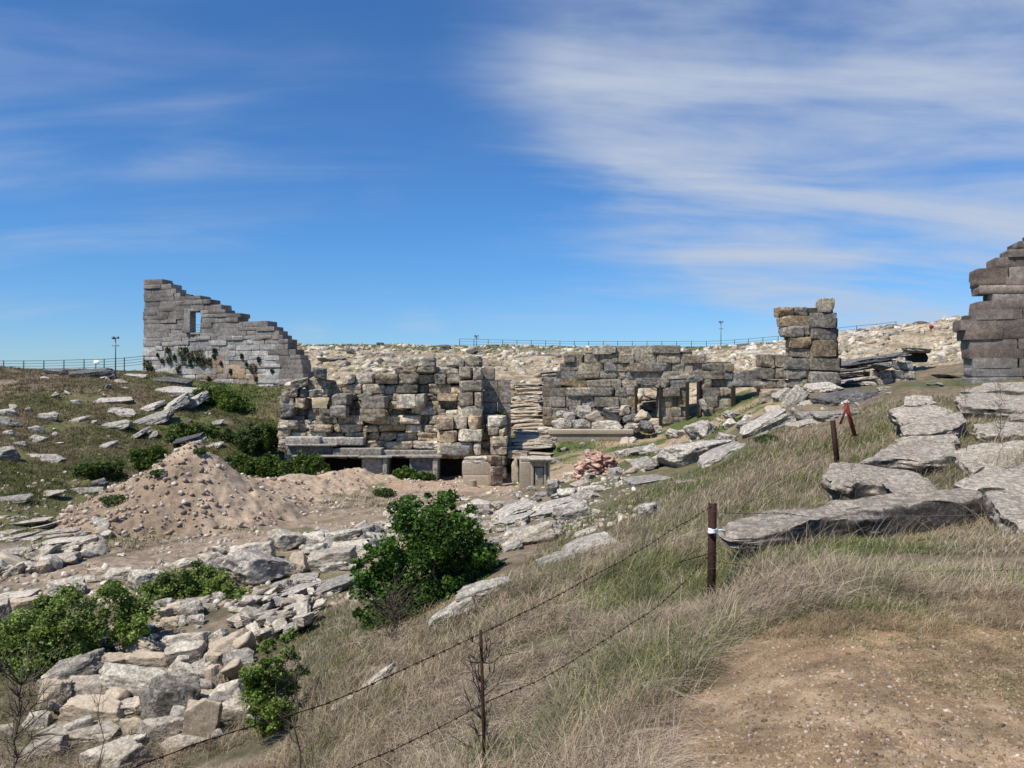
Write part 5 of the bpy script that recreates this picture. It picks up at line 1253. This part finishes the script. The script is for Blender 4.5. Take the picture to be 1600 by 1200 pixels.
far_fence('ridge_fence', [(284,520,92),(300,520,92),(320,519,92)], .95, 'bit of blue railing seen through the wall window', 1.8, 3)
def pole(px, pyb, pyt, D, label, head):
    e = empty('camera_pole', P(px, pyb, D), label, 'pole'); b = P(px, pyb, D); t = P(px, pyt, D); mb = MB()
    mb.add(*tube_arr([(b.x, b.y, b.z-.6), tuple(t)], [.06, .045], 8)); link('shaft', rel(mb, e).mesh('shaft', True), M_STEEL, e)
    mb = MB(); z = t.z-(t.z-b.z)*head
    mb.add(*box_arr(b.x, b.y, z, .6, .12, .06)); link('cross_arm', rel(mb, e).mesh('cross_arm'), M_STEEL, e)
    mb = MB(); mb.add(*tube_arr([(b.x-.22, b.y, t.z+.02), (b.x-.12, b.y-.1, t.z), (b.x-.02, b.y, t.z-.02)], [.13, .15, .06], 8)); mb.add(*tube_arr([(b.x+.05, b.y, t.z), (b.x+.28, b.y, t.z+.03)], [.05, .12], 8))
    link('loudspeaker', rel(mb, e).mesh('loudspeaker', True), M_STEEL, e)
pole(180.5, 579, 528, 68, 'grey camera pole with cross arm on the crest left of the windowed wall', .24)
pole(1126.5, 544, 503, 101, 'grey camera pole on the far crest left of the tall pillar', .26)
pole(744.5, 541, 525, 105, 'short grey pole above the stage ruin on the far skyline', .2)
e = empty('information_sign', P(150, 580, 66), 'small white information board on a post by the crest railing', 'sign')
mb = MB(); c = P(151, 565.5, 66); V, Q = box_arr(0, 0, 0, .52, .03, .34); ca = math.cos(.5); sa = math.sin(.5)
V = np.stack([V[:, 0], V[:, 1]*ca+V[:, 2]*sa*1, -V[:, 1]*sa+V[:, 2]*ca], 1)+[c.x, c.y, c.z]; mb.add(V, Q); link('board', rel(mb, e).mesh('board'), M_WHITE, e)
mb = MB(); b = P(149, 582, 66); mb.add(*tube_arr([(b.x, b.y, b.z-.3), (b.x+.03, b.y+.05, c.z)], .035, 6)); link('post', rel(mb, e).mesh('post'), M_FENCE, e)
e = empty('round_sign', P(1455, 529, 74), 'small round dark red sign on a thin post on the right slope', 'sign')
mb = MB(); c = P(1455, 511, 74); mb.add(*tube_arr([(c.x, c.y-.02, c.z), (c.x, c.y+.02, c.z)], .2, 20)); link('disc', rel(mb, e).mesh('disc'), M_SIGNR, e)
mb = MB(); b = P(1455, 529, 74); mb.add(*tube_arr([(b.x, b.y+.05, b.z-.5), (b.x, b.y+.05, c.z)], .03, 6)); link('post', rel(mb, e).mesh('post'), M_RED, e)
mb = MB(); b = P(1444.5, 529, 74); c = P(1445, 515, 74); mb.add(*tube_arr([(b.x, b.y, b.z-.5), tuple(c)], .03, 6)); o = link('iron_stake', mb.mesh('stake'), M_RUST); tag(o, 'thin iron stake standing left of the round red sign', 'stake')

# ------------------------------------------------------------------ sky, sun, camera
SUN_EL = math.radians(54); SUN_AZ = math.radians(228)     # compass bearing, the camera looks to bearing 0 (+Y)
w = bpy.data.worlds.new('World'); SC.world = w; w.use_nodes = True; nt = w.node_tree; nt.nodes.clear(); L = nt.links.new
out = N(nt, 'ShaderNodeOutputWorld'); bg = N(nt, 'ShaderNodeBackground'); L(bg.outputs[0], out.inputs[0])
sky = N(nt, 'ShaderNodeTexSky', sky_type='NISHITA'); sky.sun_disc = False; sky.sun_elevation = SUN_EL; sky.sun_rotation = SUN_AZ
sky.altitude = 1000; sky.air_density = 1.0; sky.dust_density = .3; sky.ozone_density = 3.0
tc = N(nt, 'ShaderNodeTexCoord'); vec = tc.outputs['Generated']
sep = N(nt, 'ShaderNodeSeparateXYZ'); L(vec, sep.inputs[0])
def math_(op, a, b=None, c=None, clamp=False):
    m = N(nt, 'ShaderNodeMath', operation=op); m.use_clamp = clamp
    for i, v in enumerate((a, b, c)):
        if v is None: continue
        if hasattr(v, 'links'): L(v, m.inputs[i])
        else: m.inputs[i].default_value = v
    return m.outputs[0]
den = math_('ADD', math_('MAXIMUM', sep.outputs[2], 0), .22)
cb = N(nt, 'ShaderNodeCombineXYZ'); L(math_('DIVIDE', sep.outputs[0], den), cb.inputs[0]); L(math_('DIVIDE', sep.outputs[1], den), cb.inputs[1])
mp = N(nt, 'ShaderNodeMapping'); L(cb.outputs[0], mp.inputs[0]); mp.inputs['Rotation'].default_value = (0, 0, math.radians(-34)); mp.inputs['Scale'].default_value = (.55, 2.1, 1)
nA = noise(nt, mp.outputs[0], 1.7, 10, .55, .6)
mp2 = N(nt, 'ShaderNodeMapping'); L(cb.outputs[0], mp2.inputs[0]); mp2.inputs['Rotation'].default_value = (0, 0, math.radians(20)); mp2.inputs['Scale'].default_value = (.8, 1.3, 1)
nB = noise(nt, mp2.outputs[0], 1.6, 6, .55, .4)
def blob(px, py, r0, r1):
    d = Vector(((px-800)/F, 1, -(py-600)/F)).normalized()
    dp = N(nt, 'ShaderNodeVectorMath', operation='DOT_PRODUCT'); nv = N(nt, 'ShaderNodeVectorMath', operation='NORMALIZE'); L(vec, nv.inputs[0])
    L(nv.outputs[0], dp.inputs[0]); dp.inputs[1].default_value = d
    mr = N(nt, 'ShaderNodeMapRange', interpolation_type='SMOOTHSTEP'); L(dp.outputs['Value'], mr.inputs[0])
    mr.inputs[1].default_value = math.cos(math.radians(r1)); mr.inputs[2].default_value = math.cos(math.radians(r0)); return mr.outputs[0]
BL = [(1270, 20, 0, 27, .8), (1430, 150, 0, 20, .6), (1100, 200, 0, 15, .35), (1480, 350, 0, 9, .6), (1240, 352, 0, 9, .45), (1080, 310, 0, 8, .25), (1480, 425, 0, 6, .7), (1600, 470, 0, 8, .5), (60, 30, 0, 20, .18), (430, 140, 0, 13, .12), (380, 290, 0, 8, .2), (595, 322, 0, 2.2, .22), (655, 530, 0, 3, .5), (480, 535, 0, 2.6, .5), (880, 20, 0, 11, .4), (860, 440, 0, 8, .25), (-300, 200, 5, 25, .4), (2300, 200, 10, 40, .8)]
tot = None
for (bx_, by_, r0, r1, am) in BL:
    v = math_('MULTIPLY', blob(bx_, by_, r0, r1), am); tot = v if tot is None else math_('ADD', tot, v)
cl = math_('ADD', math_('MULTIPLY', nA, 1.3), math_('MULTIPLY', nB, .75))
cl = math_('ADD', cl, math_('MULTIPLY', math_('MINIMUM', tot, 1.1), .30))
cr = N(nt, 'ShaderNodeMapRange', interpolation_type='SMOOTHSTEP'); L(cl, cr.inputs[0]); cr.inputs[1].default_value = .98; cr.inputs[2].default_value = 1.72
cf = math_('MULTIPLY', math_('MULTIPLY', cr.outputs[0], .95), math_('ADD', math_('MULTIPLY', tot, .85), .10, clamp=True))
hz = N(nt, 'ShaderNodeMapRange'); L(sep.outputs[2], hz.inputs[0]); hz.inputs[1].default_value = 0; hz.inputs[2].default_value = .5
grade = ramp(nt, hz.outputs[0], [(0, (.56, .76, 1.02)), (.35, (.46, .84, 1.18)), (1, (.47, .86, 1.26))])
skyc = mix(nt, 1.0, sky.outputs[0], grade, 'MULTIPLY')
cloudc = (4.5, 5.1, 6.2)
L(mix(nt, cf, skyc, cloudc), bg.inputs[0]); bg.inputs[1].default_value = .115

sd = bpy.data.lights.new('sun', 'SUN'); sd.energy = 5.0; sd.angle = math.radians(.5); sd.color = (1, .93, .82)
so = bpy.data.objects.new('sun', sd); COL.objects.link(so)
tosun = Vector((math.sin(SUN_AZ)*math.cos(SUN_EL), math.cos(SUN_AZ)*math.cos(SUN_EL), math.sin(SUN_EL)))
so.rotation_euler = (-tosun).to_track_quat('-Z', 'Y').to_euler(); so.location = (0, 0, 30)

cd = bpy.data.cameras.new('camera'); cam = bpy.data.objects.new('camera', cd); COL.objects.link(cam)
cd.sensor_width = 36; cd.lens = 36*F/1600; cd.clip_start = .05; cd.clip_end = 12000
cam.location = (0, 0, 0); cam.rotation_euler = (math.pi/2, 0, 0)
SC.camera = cam
SC.view_settings.view_transform = 'Standard'; SC.view_settings.look = 'None'; SC.view_settings.exposure = 0; SC.view_settings.gamma = 1
SC.render.engine = 'CYCLES'; SC.render.resolution_x = 1024; SC.render.resolution_y = 768
